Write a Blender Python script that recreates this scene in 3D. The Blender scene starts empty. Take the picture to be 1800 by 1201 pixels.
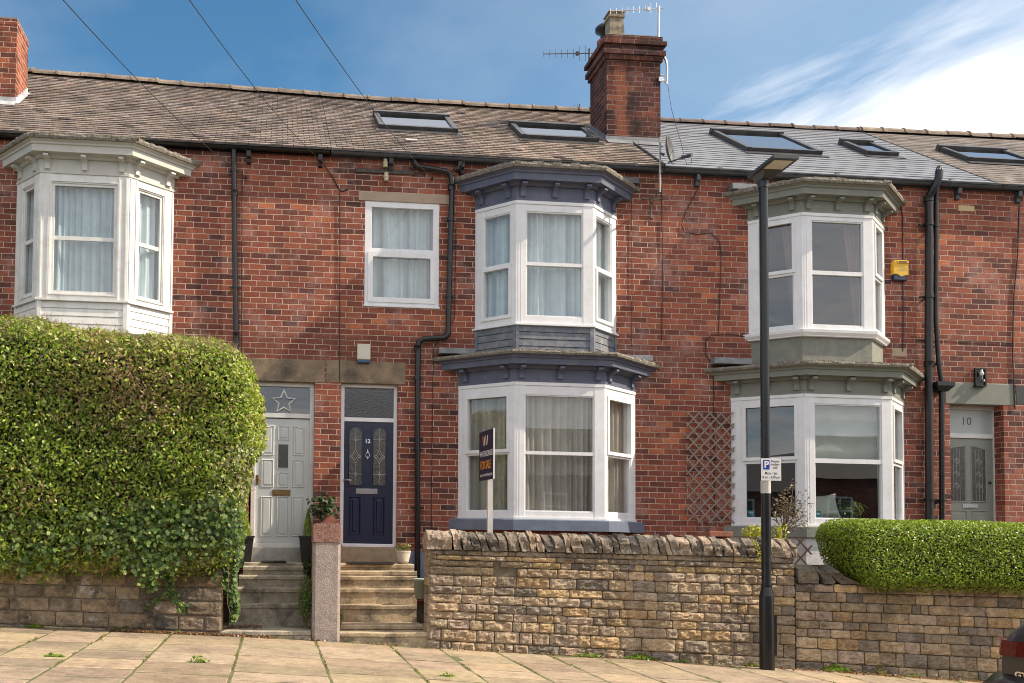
import bpy, math, random
import numpy as np
from mathutils import Vector, Matrix, noise
random.seed(7); RNG = np.random.default_rng(11)
# ---------------------------------------------------------------- camera, sky, sun
F = 1700.; TH = math.atan(.085); PT = math.atan(.041); RL = .0096
CX = 480 + F*.085; CY = 945 - F*.041
CAM = Vector((0, -14.4, 1.5)); K = .008
_f0 = Vector((math.sin(TH), math.cos(TH), 0)); _r0 = Vector((math.cos(TH), -math.sin(TH), 0)); _u0 = Vector((0, 0, 1))
FW = _f0*math.cos(PT) + _u0*math.sin(PT); _u1 = _u0*math.cos(PT) - _f0*math.sin(PT)
RT = _r0*math.cos(RL) + _u1*math.sin(RL); UP = _u1*math.cos(RL) - _r0*math.sin(RL)
scene = bpy.context.scene
cd = bpy.data.cameras.new('camera'); cam = bpy.data.objects.new('camera', cd); scene.collection.objects.link(cam)
cd.sensor_width = 36; cd.lens = F/1800*36; cd.clip_end = 2000; cd.clip_start = .1
cd.shift_x = (900-CX)/1800; cd.shift_y = (CY-600.5)/1800
cam.matrix_world = Matrix(((RT.x, UP.x, -FW.x, CAM.x), (RT.y, UP.y, -FW.y, CAM.y), (RT.z, UP.z, -FW.z, CAM.z), (0, 0, 0, 1)))
scene.camera = cam
SUN_EL = math.radians(40); SUN_A = math.radians(12)      # almost parallel to the facade, from the right
sd = bpy.data.lights.new('sun', 'SUN'); sd.energy = 4.6; sd.angle = math.radians(.6); sd.color = (1, .86, .68)
sun = bpy.data.objects.new('sun', sd); scene.collection.objects.link(sun)
sv = Vector((math.cos(SUN_EL)*math.cos(SUN_A), -math.cos(SUN_EL)*math.sin(SUN_A), math.sin(SUN_EL)))
sun.rotation_euler = sv.to_track_quat('Z', 'Y').to_euler(); sun.location = (20, -5, 20)
scene.view_settings.view_transform = 'Standard'; scene.view_settings.look = 'None'
scene.view_settings.exposure = .56; scene.cycles.pixel_filter_type = 'BLACKMAN_HARRIS'; scene.cycles.filter_width = 1.0; scene.view_settings.gamma = 1
w = bpy.data.worlds.new('World'); scene.world = w; w.use_nodes = True

def NT(nt):
    nodes, links = nt.nodes, nt.links
    def N(t, ins=None, **kw):
        n = nodes.new('ShaderNode'+t)
        for k, v in kw.items(): setattr(n, k, v)
        for k, v in (ins or {}).items():
            if isinstance(v, bpy.types.NodeSocket): links.new(v, n.inputs[k])
            else: n.inputs[k].default_value = v
        return n
    def M(op, *a, clamp=False):
        n = N('Math', {i: v for i, v in enumerate(a)}, operation=op); n.use_clamp = clamp
        return n.outputs[0]
    def MIX(f, a, b, bt='MIX'):
        n = N('Mix', data_type='RGBA', blend_type=bt)
        for i, v in ((0, f), (6, a), (7, b)):
            if isinstance(v, bpy.types.NodeSocket): links.new(v, n.inputs[i])
            else: n.inputs[i].default_value = v if i == 0 or len(v) == 4 else tuple(v)+(1,)
        return n.outputs[2]
    def RAMP(f, stops, interp='LINEAR'):
        n = N('ValToRGB', {0: f}); cr = n.color_ramp; cr.interpolation = interp
        while len(cr.elements) < len(stops): cr.elements.new(.5)
        for e, (p, c) in zip(cr.elements, stops):
            e.position = p; e.color = tuple(c)+(1,) if len(c) == 3 else c
        return n.outputs[0]
    def MR(v, a, b, c=0., d=1.):
        return N('MapRange', {0: v, 1: a, 2: b, 3: c, 4: d}).outputs[0]
    return N, M, MIX, RAMP, MR, links

w.node_tree.nodes.clear()
N, M, MIX, RAMP, MR, L = NT(w.node_tree)
sky = N('TexSky', sky_type='NISHITA'); sky.sun_disc = False; sky.sun_elevation = SUN_EL
sky.sun_rotation = math.radians(90) + SUN_A; sky.altitude = 100; sky.air_density = 1.0; sky.dust_density = .6; sky.ozone_density = 3.2
tc = N('TexCoord').outputs['Generated']; sep = N('SeparateXYZ', {0: tc})
x_, y_, z_ = sep.outputs
zc = M('MAXIMUM', M('ADD', z_, .12), .03)
pl = N('CombineXYZ', {0: M('DIVIDE', x_, zc), 1: M('DIVIDE', y_, zc), 2: .3}).outputs[0]
n1 = N('TexNoise', {'Vector': pl, 'Scale': 1.5, 'Detail': 9., 'Roughness': .6, 'Distortion': .3}).outputs[0]
s_ = M('ADD', M('MULTIPLY', x_, .96), M('MULTIPLY', z_, .28)); t_ = M('MULTIPLY', M('SUBTRACT', M('MULTIPLY', z_, .96), M('MULTIPLY', x_, .28)), 3.2)
n2 = N('TexNoise', {'Vector': N('CombineXYZ', {0: s_, 1: t_, 2: 4.3}).outputs[0], 'Scale': 5.5, 'Detail': 9., 'Roughness': .58, 'Distortion': .4}).outputs[0]
low = M('MULTIPLY', MR(x_, .30, .46), MR(z_, .475, .385))
cm2 = MR(M('ADD', n2, M('ADD', M('MULTIPLY', low, .16), M('MULTIPLY', M('MULTIPLY', MR(x_, .46, .6), MR(z_, .41, .345)), .24))), .50, .88)
reg = M('ADD', M('MULTIPLY', M('SUBTRACT', x_, .40), 1.05), M('MULTIPLY', M('SUBTRACT', .42, z_), 1.25))
reg = M('ADD', M('MULTIPLY', M('MINIMUM', M('MAXIMUM', reg, -.35), .34), .8), n1)
cm = M('MULTIPLY', cm2, low)
wisp = M('MULTIPLY', MR(N('TexNoise', {'Vector': pl, 'Scale': .9, 'Detail': 7., 'Roughness': .55}).outputs[0], .52, .85), .22)
cm = M('MAXIMUM', cm, wisp)
back = M('MULTIPLY', M('MAXIMUM', MR(M('MULTIPLY', y_, -1.), -.05, .45), MR(z_, .58, .8)), MR(n1, .32, .56, .22, 1.))      # the overcast half of the sky behind the camera
cm = M('MAXIMUM', cm, back)
skyc = MIX(1., sky.outputs[0], (.41, .66, .69), 'MULTIPLY')
skyc = MIX(MR(x_, .05, .62, .0, .30), skyc, (4.3, 4.6, 4.9, 1))
cl = MIX(cm, skyc, (6.5, 6.35, 6.4, 1))
bg = N('Background', {0: cl, 1: .15}); out = N('OutputWorld', {0: bg.outputs[0]})

# ---------------------------------------------------------------- pixel -> place helpers
def at(px, py, Y):
    d = FW*F + RT*(px-CX) + UP*(CY-py); return CAM + d*((Y-CAM.y)/d.y)
def U(px, py=600, Y=0.): return at(px, py, Y).x
def VV(px, py, Y=0.):
    p = at(px, py, Y); return p.z + K*p.x
def R(px0, px1, py0, py1, Y=0.):
    cx, cy = (px0+px1)/2, (py0+py1)/2
    return U(px0, cy, Y), U(px1, cy, Y), VV(cx, py1, Y), VV(cx, py0, Y)      # u0,u1,v0,v1
_gx = [-30, -6, -3.25, -.6, .5, 2.15, 4.48, 6.38, 9.07, 30]; _gz = [1.9, .54, .40, .295, .235, .125, .0, -.11, -.285, -1.6]
def G(x): return float(np.interp(x, _gx, _gz))
def GZ(x, y): return G(x) + .003*(min(y, -2.4)+2.4)

# ---------------------------------------------------------------- scene-graph helpers
COL = scene.collection
def tag(o, label=None, cat=None, group=None, kind=None):
    if label: o['label'] = label
    if cat: o['category'] = cat
    if group: o['group'] = group
    if kind: o['kind'] = kind
    return o
def thing(name, label, cat, loc, group=None):
    o = bpy.data.objects.new(name, None); COL.objects.link(o); o.location = loc; o.empty_display_size = .2
    o['_w'] = list(loc)
    return tag(o, label, cat, group)
def wpos(o): return Vector(o['_w'])

class Fr:                                    # a vertical frame: a along the wall, n outward, v up
    def __init__(s, x=0., y=0., dx=1., dy=0.):
        l = math.hypot(dx, dy); s.x, s.y, s.dx, s.dy = x, y, dx/l, dy/l; s.nx, s.ny = s.dy, -s.dx
    def p(s, a, n, v):
        x = s.x+s.dx*a+s.nx*n; y = s.y+s.dy*a+s.ny*n
        return (x, y, v-K*x)
FAC = Fr()

class MB:
    def __init__(s): s.v = []; s.f = []; s.c = []; s.cc = None; s.sm = []
    def add(s, vs, fs, smooth=False, col=None):
        b = len(s.v); s.v += [tuple(p) for p in vs]
        for f in fs: s.f.append(tuple(b+i for i in f)); s.c.append(col or s.cc or (1, 1, 1)); s.sm.append(smooth)
    def box8(s, P, col=None):                # P: 8 points, bottom 4 ccw then top 4
        s.add(P, [(3, 2, 1, 0), (4, 5, 6, 7), (0, 1, 5, 4), (1, 2, 6, 5), (2, 3, 7, 6), (3, 0, 4, 7)], col=col)
    def box(s, x0, x1, y0, y1, z0, z1, col=None):
        s.box8([(x0, y0, z0), (x1, y0, z0), (x1, y1, z0), (x0, y1, z0), (x0, y0, z1), (x1, y0, z1), (x1, y1, z1), (x0, y1, z1)], col)
    def fb(s, fr, a0, a1, n0, n1, v0, v1, col=None, ch=0):
        if n1 < n0: n0, n1 = n1, n0
        if not ch:
            s.box8([fr.p(a, n, v) for v in (v0, v1) for a, n in ((a0, n1), (a1, n1), (a1, n0), (a0, n0))], col)
        else:
            P = [fr.p(a, n, v) for n, e in ((n0, 0), (n1-ch, 0), (n1, ch)) for a, v in ((a0+e, v0+e), (a1-e, v0+e), (a1-e, v1-e), (a0+e, v1-e))]
            fs = [(8, 9, 10, 11), (3, 2, 1, 0)]
            for l in (0, 4):
                for i in range(4): fs.append((l+i, l+(i+1) % 4, l+4+(i+1) % 4, l+4+i))
            s.add(P, fs, col=col)
    def ring(s, fr, a0, a1, v0, v1, wd, n0, n1, col=None):
        s.fb(fr, a0, a1, n0, n1, v1-wd, v1, col); s.fb(fr, a0, a1, n0, n1, v0, v0+wd, col)
        s.fb(fr, a0, a0+wd, n0, n1, v0+wd, v1-wd, col); s.fb(fr, a1-wd, a1, n0, n1, v0+wd, v1-wd, col)
    def fpoly(s, fr, pts, n0, n1, col=None, smooth=False):   # prism of (a,v) outline, ccw seen from outside
        n = len(pts); P = [fr.p(a, n1, v) for a, v in pts] + [fr.p(a, n0, v) for a, v in pts]
        s.add(P, [tuple(range(n)), tuple(range(2*n-1, n-1, -1))] + [(i, n+i, n+(i+1) % n, (i+1) % n) for i in range(n)], smooth, col)
    def prism(s, pts, z0, z1, shear=True, col=None):         # prism of plan outline (x,y) ccw
        n = len(pts); k = K if shear else 0
        P = [(x, y, z0-k*x) for x, y in pts]+[(x, y, z1-k*x) for x, y in pts]
        s.add(P, [tuple(range(n-1, -1, -1)), tuple(range(n, 2*n))]+[(i, (i+1) % n, n+(i+1) % n, n+i) for i in range(n)], col=col)
    def tube(s, pts, r, seg=8, caps=True, smooth=True, col=None):
        pts = [Vector(p) for p in pts]; n = len(pts); rs = r if isinstance(r, (list, tuple)) else [r]*n
        P = []; prev = None
        for i, p in enumerate(pts):
            t = (pts[min(i+1, n-1)]-pts[max(i-1, 0)]).normalized()
            if prev is None:
                a = Vector((0, 0, 1)) if abs(t.z) < .9 else Vector((1, 0, 0)); prev = t.cross(a).normalized()
            e1 = (prev - t*prev.dot(t)).normalized(); prev = e1; e2 = t.cross(e1)
            for k in range(seg):
                A = 2*math.pi*k/seg; P.append(p+(e1*math.cos(A)+e2*math.sin(A))*rs[i])
        fs = [(i*seg+k, i*seg+(k+1) % seg, (i+1)*seg+(k+1) % seg, (i+1)*seg+k) for i in range(n-1) for k in range(seg)]
        s.add(P, fs, smooth, col)
        if caps: s.add(P[:seg], [tuple(range(seg-1, -1, -1))], col=col); s.add(P[-seg:], [tuple(range(seg))], col=col)
    def lathe(s, prof, c, seg=16, sx=1., sy=1., smooth=True, col=None):
        P = [(c[0]+r*sx*math.cos(2*math.pi*k/seg), c[1]+r*sy*math.sin(2*math.pi*k/seg), c[2]+z) for r, z in prof for k in range(seg)]
        fs = [(i*seg+k, i*seg+(k+1) % seg, (i+1)*seg+(k+1) % seg, (i+1)*seg+k) for i in range(len(prof)-1) for k in range(seg)]
        s.add(P, fs, smooth, col)
    def sweep(s, prof, poly, ends=True, closed_prof=True, col=None):
        """sweep an (n,v) profile along a plan polyline whose ends die into the wall plane (mitred)"""
        n = len(poly); nor = []
        for i in range(n-1):
            dx, dy = poly[i+1][0]-poly[i][0], poly[i+1][1]-poly[i][1]; l = math.hypot(dx, dy); nor.append((dy/l, -dx/l))
        off = []
        for i in range(n):
            if i in (0, n-1):
                a = nor[0 if i == 0 else -1]; off.append((1/a[0], 0.) if abs(a[0]) > .05 and ends else a)
            else:
                a, b = nor[i-1], nor[i]; mx, my = a[0]+b[0], a[1]+b[1]; q = 1+a[0]*b[0]+a[1]*b[1]; off.append((mx/q, my/q))
        m = len(prof); P = []
        for (x, y), (ox, oy) in zip(poly, off):
            for q, v in prof: X = x+ox*q; P.append((X, y+oy*q, v-K*X))
        rng = range(m) if closed_prof else range(m-1)
        s.add(P, [(i*m+j, (i+1)*m+j, (i+1)*m+(j+1) % m, i*m+(j+1) % m) for i in range(n-1) for j in rng], col=col)
        if closed_prof: s.add(P[:m], [tuple(range(m))], col=col); s.add(P[-m:], [tuple(range(m-1, -1, -1))], col=col)
    def build(s, name, mat, parent=None, base=None, fix=True, **tg):
        me = bpy.data.meshes.new(name); V = np.array(s.v, dtype=float)
        if parent is not None: o0 = wpos(parent)
        elif base is not None: o0 = Vector(base)
        else: o0 = Vector(((V[:, 0].min()+V[:, 0].max())/2, (V[:, 1].min()+V[:, 1].max())/2, V[:, 2].min()))
        V = V-np.array(o0); me.from_pydata(V.tolist(), [], s.f)
        me.polygons.foreach_set('use_smooth', s.sm)
        ca = me.color_attributes.new('Col', 'FLOAT_COLOR', 'CORNER')
        buf = np.ones((len(me.loops), 4)); cs = np.array([c[:3] for c in s.c])
        buf[:, :3] = np.repeat(cs, [len(f) for f in s.f], axis=0); ca.data.foreach_set('color', buf.ravel())
        me.update(); o = bpy.data.objects.new(name, me); COL.objects.link(o)
        if mat: me.materials.append(mat)
        if parent is not None:
            o.parent = parent; o['_w'] = list(o0)
        else: o.location = o0; o['_w'] = list(o0)
        return tag(o, **tg)
def xform(mb, mtx, start=0):
    for i in range(start, len(mb.v)): mb.v[i] = tuple(mtx @ Vector(mb.v[i]))
def arr_mesh(name, V, Fq, colr, mat, parent=None, base=(0, 0, 0), smooth=False, **tg):
    """fast quad mesh: V (n,3) world, Fq (m,4), colr (m,3)"""
    o0 = wpos(parent) if parent is not None else Vector(base)
    me = bpy.data.meshes.new(name); V = V-np.array(o0); m = len(Fq); q = Fq.shape[1]
    me.vertices.add(len(V)); me.vertices.foreach_set('co', V.ravel())
    me.loops.add(m*q); me.loops.foreach_set('vertex_index', Fq.ravel())
    me.polygons.add(m); me.polygons.foreach_set('loop_start', np.arange(m)*q)
    me.update(calc_edges=True)
    ca = me.color_attributes.new('Col', 'FLOAT_COLOR', 'CORNER'); buf = np.ones((m*q, 4)); buf[:, :3] = np.repeat(colr, q, axis=0)
    ca.data.foreach_set('color', buf.ravel()); me.validate()
    o = bpy.data.objects.new(name, me); COL.objects.link(o); me.materials.append(mat)
    if parent is not None: o.parent = parent
    else: o.location = o0
    o['_w'] = list(o0)
    return tag(o, **tg)
_tc = {}
def text_pts(s, size, bold=.0):
    key = (s, size, bold)
    if key not in _tc:
        c = bpy.data.curves.new('t', 'FONT'); c.body = s; c.size = size; c.align_x = 'CENTER'; c.align_y = 'CENTER'; c.offset = bold; c.resolution_u = 3
        o = bpy.data.objects.new('t', c); COL.objects.link(o)
        me = bpy.data.meshes.new_from_object(o, depsgraph=bpy.context.evaluated_depsgraph_get())
        _tc[key] = ([tuple(v.co) for v in me.vertices], [tuple(p.vertices) for p in me.polygons])
        bpy.data.objects.remove(o); bpy.data.curves.remove(c); bpy.data.meshes.remove(me)
    return _tc[key]
def put_text(mb, fr, s, a, v, n, size, width=None, bold=0., col=None):
    vs, fs = text_pts(s, size, bold); xs = [p[0] for p in vs]; k = 1
    if width: k = width/(max(xs)-min(xs))
    mb.add([fr.p(a+p[0]*k, n, v+p[1]) for p in vs], fs, col=col)

# ---------------------------------------------------------------- materials
def newmat(name):
    m = bpy.data.materials.new(name); m.use_nodes = True; m.node_tree.nodes.clear(); return m
def surf(name, c1, c2=None, scale=6., rough=.6, bump=.0, bscale=60., metal=0., col=False, spec=.5, grime=0., gcol=(.05, .045, .04), gscale=3., coat=0., streak=0.):
    m = newmat(name); N, M, MIX, RAMP, MR, L = NT(m.node_tree)
    pos = N('NewGeometry').outputs['Position']
    nz = N('TexNoise', {'Vector': pos, 'Scale': scale, 'Detail': 6., 'Roughness': .6}).outputs[0]
    c = MIX(MR(nz, .35, .65), c1, c2 or c1)
    if col: c = MIX(1., c, N('VertexColor', layer_name='Col').outputs[0], 'MULTIPLY')
    if grime:
        g = N('TexNoise', {'Vector': pos, 'Scale': gscale, 'Detail': 8., 'Roughness': .7}).outputs[0]
        c = MIX(M('MULTIPLY', MR(g, .5, .72), grime), c, gcol)
    if streak:
        sp = N('SeparateXYZ', {0: pos}).outputs
        g = N('TexNoise', {'Vector': N('CombineXYZ', {0: M('MULTIPLY', M('ADD', sp[0], sp[1]), 30.), 1: 0., 2: M('MULTIPLY', sp[2], 1.6)}).outputs[0], 'Scale': 1., 'Detail': 4.}).outputs[0]
        c = MIX(M('MULTIPLY', MR(g, .5, .75), streak), c, gcol)
    ins = {'Base Color': c, 'Roughness': rough, 'Metallic': metal, 'Specular IOR Level': spec, 'Coat Weight': coat}
    if bump:
        b = N('TexNoise', {'Vector': pos, 'Scale': bscale, 'Detail': 5.}).outputs[0]
        ins['Normal'] = N('Bump', {'Height': b, 'Strength': 1., 'Distance': bump}).outputs[0]
    p = N('BsdfPrincipled', ins); N('OutputMaterial', {0: p.outputs[0]}); return m

def brick(name, soot=.15, bw=.2405, bh=.0845, tint=(1, 1, 1), shear=K, white=.4, mort=(.68, .53, .42), stripe=None):
    m = newmat(name); N, M, MIX, RAMP, MR, L = NT(m.node_tree)
    pos = N('NewGeometry').outputs['Position']; X, Y, Z = N('SeparateXYZ', {0: pos}).outputs
    wob = N('TexNoise', {'Vector': pos, 'Scale': 1.2, 'Detail': 2.}).outputs[0]
    u = M('ADD', X, Y); v = M('ADD', M('ADD', Z, M('MULTIPLY', X, shear)), M('MULTIPLY', M('SUBTRACT', wob, .5), .02))
    vr = M('DIVIDE', v, bh); row = M('FLOOR', vr)
    rr = N('TexWhiteNoise', {1: row}, noise_dimensions='1D').outputs[0]
    uu = M('ADD', M('DIVIDE', u, bw), M('ADD', M('MULTIPLY', M('FLOORED_MODULO', row, 2.), .5), M('MULTIPLY', rr, .22)))
    colm = M('FLOOR', uu); fu = M('FRACT', uu); fv = M('FRACT', vr)
    r2 = N('TexWhiteNoise', {0: N('CombineXYZ', {0: colm, 1: row, 2: 3.}).outputs[0]}, noise_dimensions='3D')
    rnd = r2.outputs[0]
    du = M('MULTIPLY', M('MINIMUM', fu, M('SUBTRACT', 1., fu)), bw); dv = M('MULTIPLY', M('MINIMUM', fv, M('SUBTRACT', 1., fv)), bh)
    ed = N('TexNoise', {'Vector': pos, 'Scale': 45., 'Detail': 3.}).outputs[0]
    d = M('ADD', M('MINIMUM', du, dv), M('MULTIPLY', M('SUBTRACT', ed, .5), .005))
    brk = MR(d, .0040, .0070)
    big = N('TexNoise', {'Vector': pos, 'Scale': .55, 'Detail': 3.}).outputs[0]
    base = RAMP(M('ADD', M('ADD', M('MULTIPLY', rnd, .8), .1), M('MULTIPLY', M('SUBTRACT', big, .5), .95)), [(0., (.06, .032, .032)), (.12, (.115, .045, .038)), (.34, (.195, .064, .045)), (.6, (.26, .083, .053)), (.85, (.32, .106, .064)), (1., (.45, .155, .075))])
    fine = N('TexNoise', {'Vector': pos, 'Scale': 38., 'Detail': 6., 'Roughness': .7}).outputs[0]
    base = MIX(MR(fine, .25, .75), MIX(1., base, (.5, .48, .5), 'MULTIPLY'), MIX(1., base, (1.5, 1.55, 1.5), 'MULTIPLY'))
    # headers darker at brick ends, soot and bloom in patches of their own
    st = N('TexNoise', {'Vector': pos, 'Scale': 1.6, 'Detail': 7., 'Roughness': .68}).outputs[0]
    sf = M('MULTIPLY', MR(st, .44, .66), soot)
    stk = N('TexNoise', {'Vector': N('CombineXYZ', {0: M('MULTIPLY', u, 3.2), 1: 2., 2: M('MULTIPLY', Z, .45)}).outputs[0], 'Scale': 1., 'Detail': 5., 'Roughness': .6}).outputs[0]
    sf = M('MAXIMUM', sf, M('MULTIPLY', MR(stk, .55, .72), soot*.9), clamp=True)
    if soot < .5:      # courses of darker purple bricks at first floor level
        band = M('MULTIPLY', MR(v, 4.02, 4.12), MR(v, 4.66, 4.5)); sf = M('MAXIMUM', sf, M('MULTIPLY', M('MULTIPLY', band, MR(rnd, .15, .8)), MR(big, .38, .6, .25, .62)))
    if stripe: sm = MR(M('ADD', M('ABSOLUTE', M('SUBTRACT', X, stripe[0])), M('MULTIPLY', M('SUBTRACT', N('TexNoise', {'Vector': pos, 'Scale': 5., 'Detail': 5.}).outputs[0], .5), .14)), stripe[1], stripe[1]*.6)
    if stripe: sm = M('MULTIPLY', sm, MR(Z, stripe[2], stripe[2]-.12))
    if stripe: sf = M('MULTIPLY', sf, M('SUBTRACT', 1., M('MULTIPLY', sm, .8)))
    wf = M('MULTIPLY', MR(N('TexNoise', {'Vector': N('Mapping', {'Vector': pos, 'Location': (7, 3, 9)}).outputs[0], 'Scale': 1.9, 'Detail': 8., 'Roughness': .75}).outputs[0], .52, .74), white)
    mc = MIX(MR(fine, .3, .7), mort, tuple(k*.72 for k in mort))
    if stripe:
        pass  # MR(M('ADD', M('ABSOLUTE', M('SUBTRACT', X, stripe[0])), M('MULTIPLY', M('SUBTRACT', N('TexNoise', {'Vector': pos, 'Scale': 5., 'Detail': 5.}).outputs[0], .5), .14)), stripe[1], stripe[1]*.6)
        base = MIX(M('MULTIPLY', sm, .7), base, MIX(MR(fine, .3, .7), (.40, .12, .055), (.75, .25, .10)))
    c = MIX(brk, mc, base)
    c = MIX(sf, c, (.035, .028, .028)); c = MIX(wf, c, (.55, .43, .4)); c = MIX(1., c, tint, 'MULTIPLY')
    h = M('ADD', M('MULTIPLY', brk, .006), M('ADD', M('MULTIPLY', fine, .004), M('MULTIPLY', rnd, .003)))
    nrm = N('Bump', {'Height': h, 'Strength': 1., 'Distance': 1.}).outputs[0]
    p = N('BsdfPrincipled', {'Base Color': c, 'Roughness': .85, 'Specular IOR Level': .25, 'Normal': nrm}); N('OutputMaterial', {0: p.outputs[0]}); return m

def glass(name, tint=(.94, .96, .96), ior=1.6, rough=.0, extra=.045, bump=0.):
    m = newmat(name); N, M, MIX, RAMP, MR, L = NT(m.node_tree)
    ins = {'IOR': ior}
    pos = N('NewGeometry').outputs['Position']
    b = N('TexNoise', {'Vector': pos, 'Scale': 1.1 if not bump else 55., 'Detail': 1.}).outputs[0]
    nb = N('Bump', {'Height': b, 'Strength': 1., 'Distance': bump or .0016}).outputs[0]
    fr = N('Fresnel', {'IOR': ior, 'Normal': nb}).outputs[0]; f = M('MULTIPLY', M('ADD', fr, extra, clamp=True), M('SUBTRACT', 1., N('NewGeometry').outputs['Backfacing']))
    g = N('BsdfGlossy', {'Color': (1, 1, 1, 1), 'Roughness': rough, 'Normal': nb}); t = N('BsdfTransparent', {0: tuple(tint)+(1,)})
    x = N('MixShader', {0: f, 1: t.outputs[0], 2: g.outputs[0]}); N('OutputMaterial', {0: x.outputs[0]}); return m

def cloth(name, c, trans=.35, fold=None, vc=True):
    m = newmat(name); N, M, MIX, RAMP, MR, L = NT(m.node_tree)
    pos = N('NewGeometry').outputs['Position']
    nz = N('TexNoise', {'Vector': pos, 'Scale': 5., 'Detail': 4.}).outputs[0]
    cc = MIX(MR(nz, .3, .7), c, tuple(k*.85 for k in c))
    cc = MIX(1., cc, N('VertexColor', layer_name='Col').outputs[0], 'MULTIPLY')
    a = N('BsdfDiffuse', {0: cc}); b = N('BsdfTranslucent', {0: cc})
    x = N('MixShader', {0: trans, 1: a.outputs[0], 2: b.outputs[0]}); N('OutputMaterial', {0: x.outputs[0]}); return m

def leafmat(name, tr=.3, rough=.4):
    m = newmat(name); N, M, MIX, RAMP, MR, L = NT(m.node_tree)
    c = N('VertexColor', layer_name='Col').outputs[0]
    a = N('BsdfPrincipled', {'Base Color': c, 'Roughness': rough, 'Specular IOR Level': .55}); b = N('BsdfTranslucent', {0: MIX(1., c, (1.5, 1.6, .8), 'MULTIPLY')})
    x = N('MixShader', {0: tr, 1: a.outputs[0], 2: b.outputs[0]}); N('OutputMaterial', {0: x.outputs[0]}); return m

def stonemat(name, moss=.15, dirt=.5, b=.006, bs=28., white=0., tintmix=.5, hi=1.25):
    m = newmat(name); N, M, MIX, RAMP, MR, L = NT(m.node_tree)
    pos = N('NewGeometry').outputs['Position']; c = N('VertexColor', layer_name='Col').outputs[0]
    n1 = N('TexNoise', {'Vector': pos, 'Scale': 9., 'Detail': 8., 'Roughness': .65}).outputs[0]
    n2 = N('TexNoise', {'Vector': pos, 'Scale': 60., 'Detail': 6., 'Roughness': .7}).outputs[0]
    n3 = N('TexNoise', {'Vector': N('Mapping', {'Vector': pos, 'Location': (3, 5, 1)}).outputs[0], 'Scale': 2.4, 'Detail': 8., 'Roughness': .7}).outputs[0]
    n4 = N('TexNoise', {'Vector': N('Mapping', {'Vector': pos, 'Location': (13, 5, 8)}).outputs[0], 'Scale': 4.5, 'Detail': 9., 'Roughness': .75}).outputs[0]
    c = MIX(MR(n1, .3, .7), MIX(1., c, (.72, .7, .68), 'MULTIPLY'), MIX(1., c, (hi, hi, hi), 'MULTIPLY'))
    c = MIX(MR(n2, .3, .7), MIX(1., c, (.7, .7, .7), 'MULTIPLY'), MIX(1., c, (1.2, 1.2, 1.2), 'MULTIPLY'))
    c = MIX(M('MULTIPLY', MR(n3, .48, .66), dirt), c, (.035, .032, .03))
    c = MIX(M('MULTIPLY', MR(n4, .56, .7), moss), c, (.12, .13, .03))
    if white: c = MIX(M('MULTIPLY', MR(n4, .42, .34), white), c, (.5, .49, .46))
    h = M('ADD', M('MULTIPLY', n1, b*2.), M('MULTIPLY', N('TexNoise', {'Vector': pos, 'Scale': bs, 'Detail': 8., 'Roughness': .65}).outputs[0], b*1.4))
    nrm = N('Bump', {'Height': h, 'Strength': 1., 'Distance': 1.}).outputs[0]
    p = N('BsdfPrincipled', {'Base Color': c, 'Roughness': .9, 'Specular IOR Level': .2, 'Normal': nrm}); N('OutputMaterial', {0: p.outputs[0]}); return m

B_WALL = brick('red_brick', .34, tint=(1.06, .98, .95)); B_WALL2 = brick('red_brick_light', .3, tint=(1.1, 1.02, 1.0), mort=(.56, .43, .34))
B_CHIML = brick('orange_brick', .85, tint=(1.1, .98, .88), white=.1)
WHITE = surf('white_upvc', (.80, .80, .82), (.73, .73, .74), 3., .35, grime=.28, gcol=(.45, .42, .37), gscale=5., streak=.12)
WOODW = surf('white_wood_paint', (.76, .75, .72), (.7, .69, .66), 5., .5, bump=.001, bscale=40, grime=.35, gcol=(.42, .37, .3), gscale=5., streak=.15)
NAVY = surf('navy_paint', (.085, .098, .15), (.11, .12, .17), 6., .55, bump=.0015, bscale=50, grime=.25, gcol=(.2, .2, .22), gscale=6.)
NAVYW = surf('weathered_navy_boards', (.10, .12, .16), (.17, .18, .2), 9., .7, bump=.004, bscale=30, grime=.75, gcol=(.36, .33, .3), gscale=4.)
SAGE = surf('sage_paint', (.19, .195, .165), (.225, .23, .195), 6., .6, bump=.0015, bscale=50, grime=.25, gcol=(.1, .1, .08))
SAGER = surf('sage_render', (.19, .195, .165), (.25, .25, .21), 8., .85, bump=.006, bscale=80, grime=.3, gcol=(.12, .12, .09), streak=.2)
CREAM = surf('grey_cream_paint', (.5, .49, .44), (.58, .57, .52), 6., .55, bump=.001, bscale=40, grime=.3, gcol=(.3, .27, .22))
SLAB = surf('mossy_roof_slab', (.16, .145, .12), (.3, .27, .22), 22., .95, bump=.02, bscale=45, grime=.85, gcol=(.05, .045, .04), gscale=18.)
LEADM = surf('lead_sheet', (.15, .155, .165), (.24, .245, .26), 8., .5, bump=.003, bscale=20)
LEADW = surf('white_lead_flashing', (.32, .32, .33), (.55, .56, .57), 8., .55, bump=.003, bscale=20)
BLACK = surf('black_iron_paint', (.007, .007, .008), (.012, .012, .013), 10., .25, bump=.001, bscale=60)
BLACKP = surf('black_plastic', (.010, .010, .012), (.016, .016, .018), 10., .4)
GUTM = surf('dark_grey_gutter', (.05, .06, .075), (.075, .085, .10), 4., .28, grime=.25, gcol=(.12, .12, .12))
LINT = surf('stained_sandstone', (.17, .125, .085), (.30, .22, .14), 4., .85, bump=.006, bscale=35, grime=.85, gcol=(.045, .04, .038), gscale=2.2)
TANP = surf('tan_lintel', (.36, .27, .19), (.42, .33, .25), 5., .8, bump=.005, bscale=30)
STEPM = stonemat('worn_step_stone', .35, .8, .005, white=.25)
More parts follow.
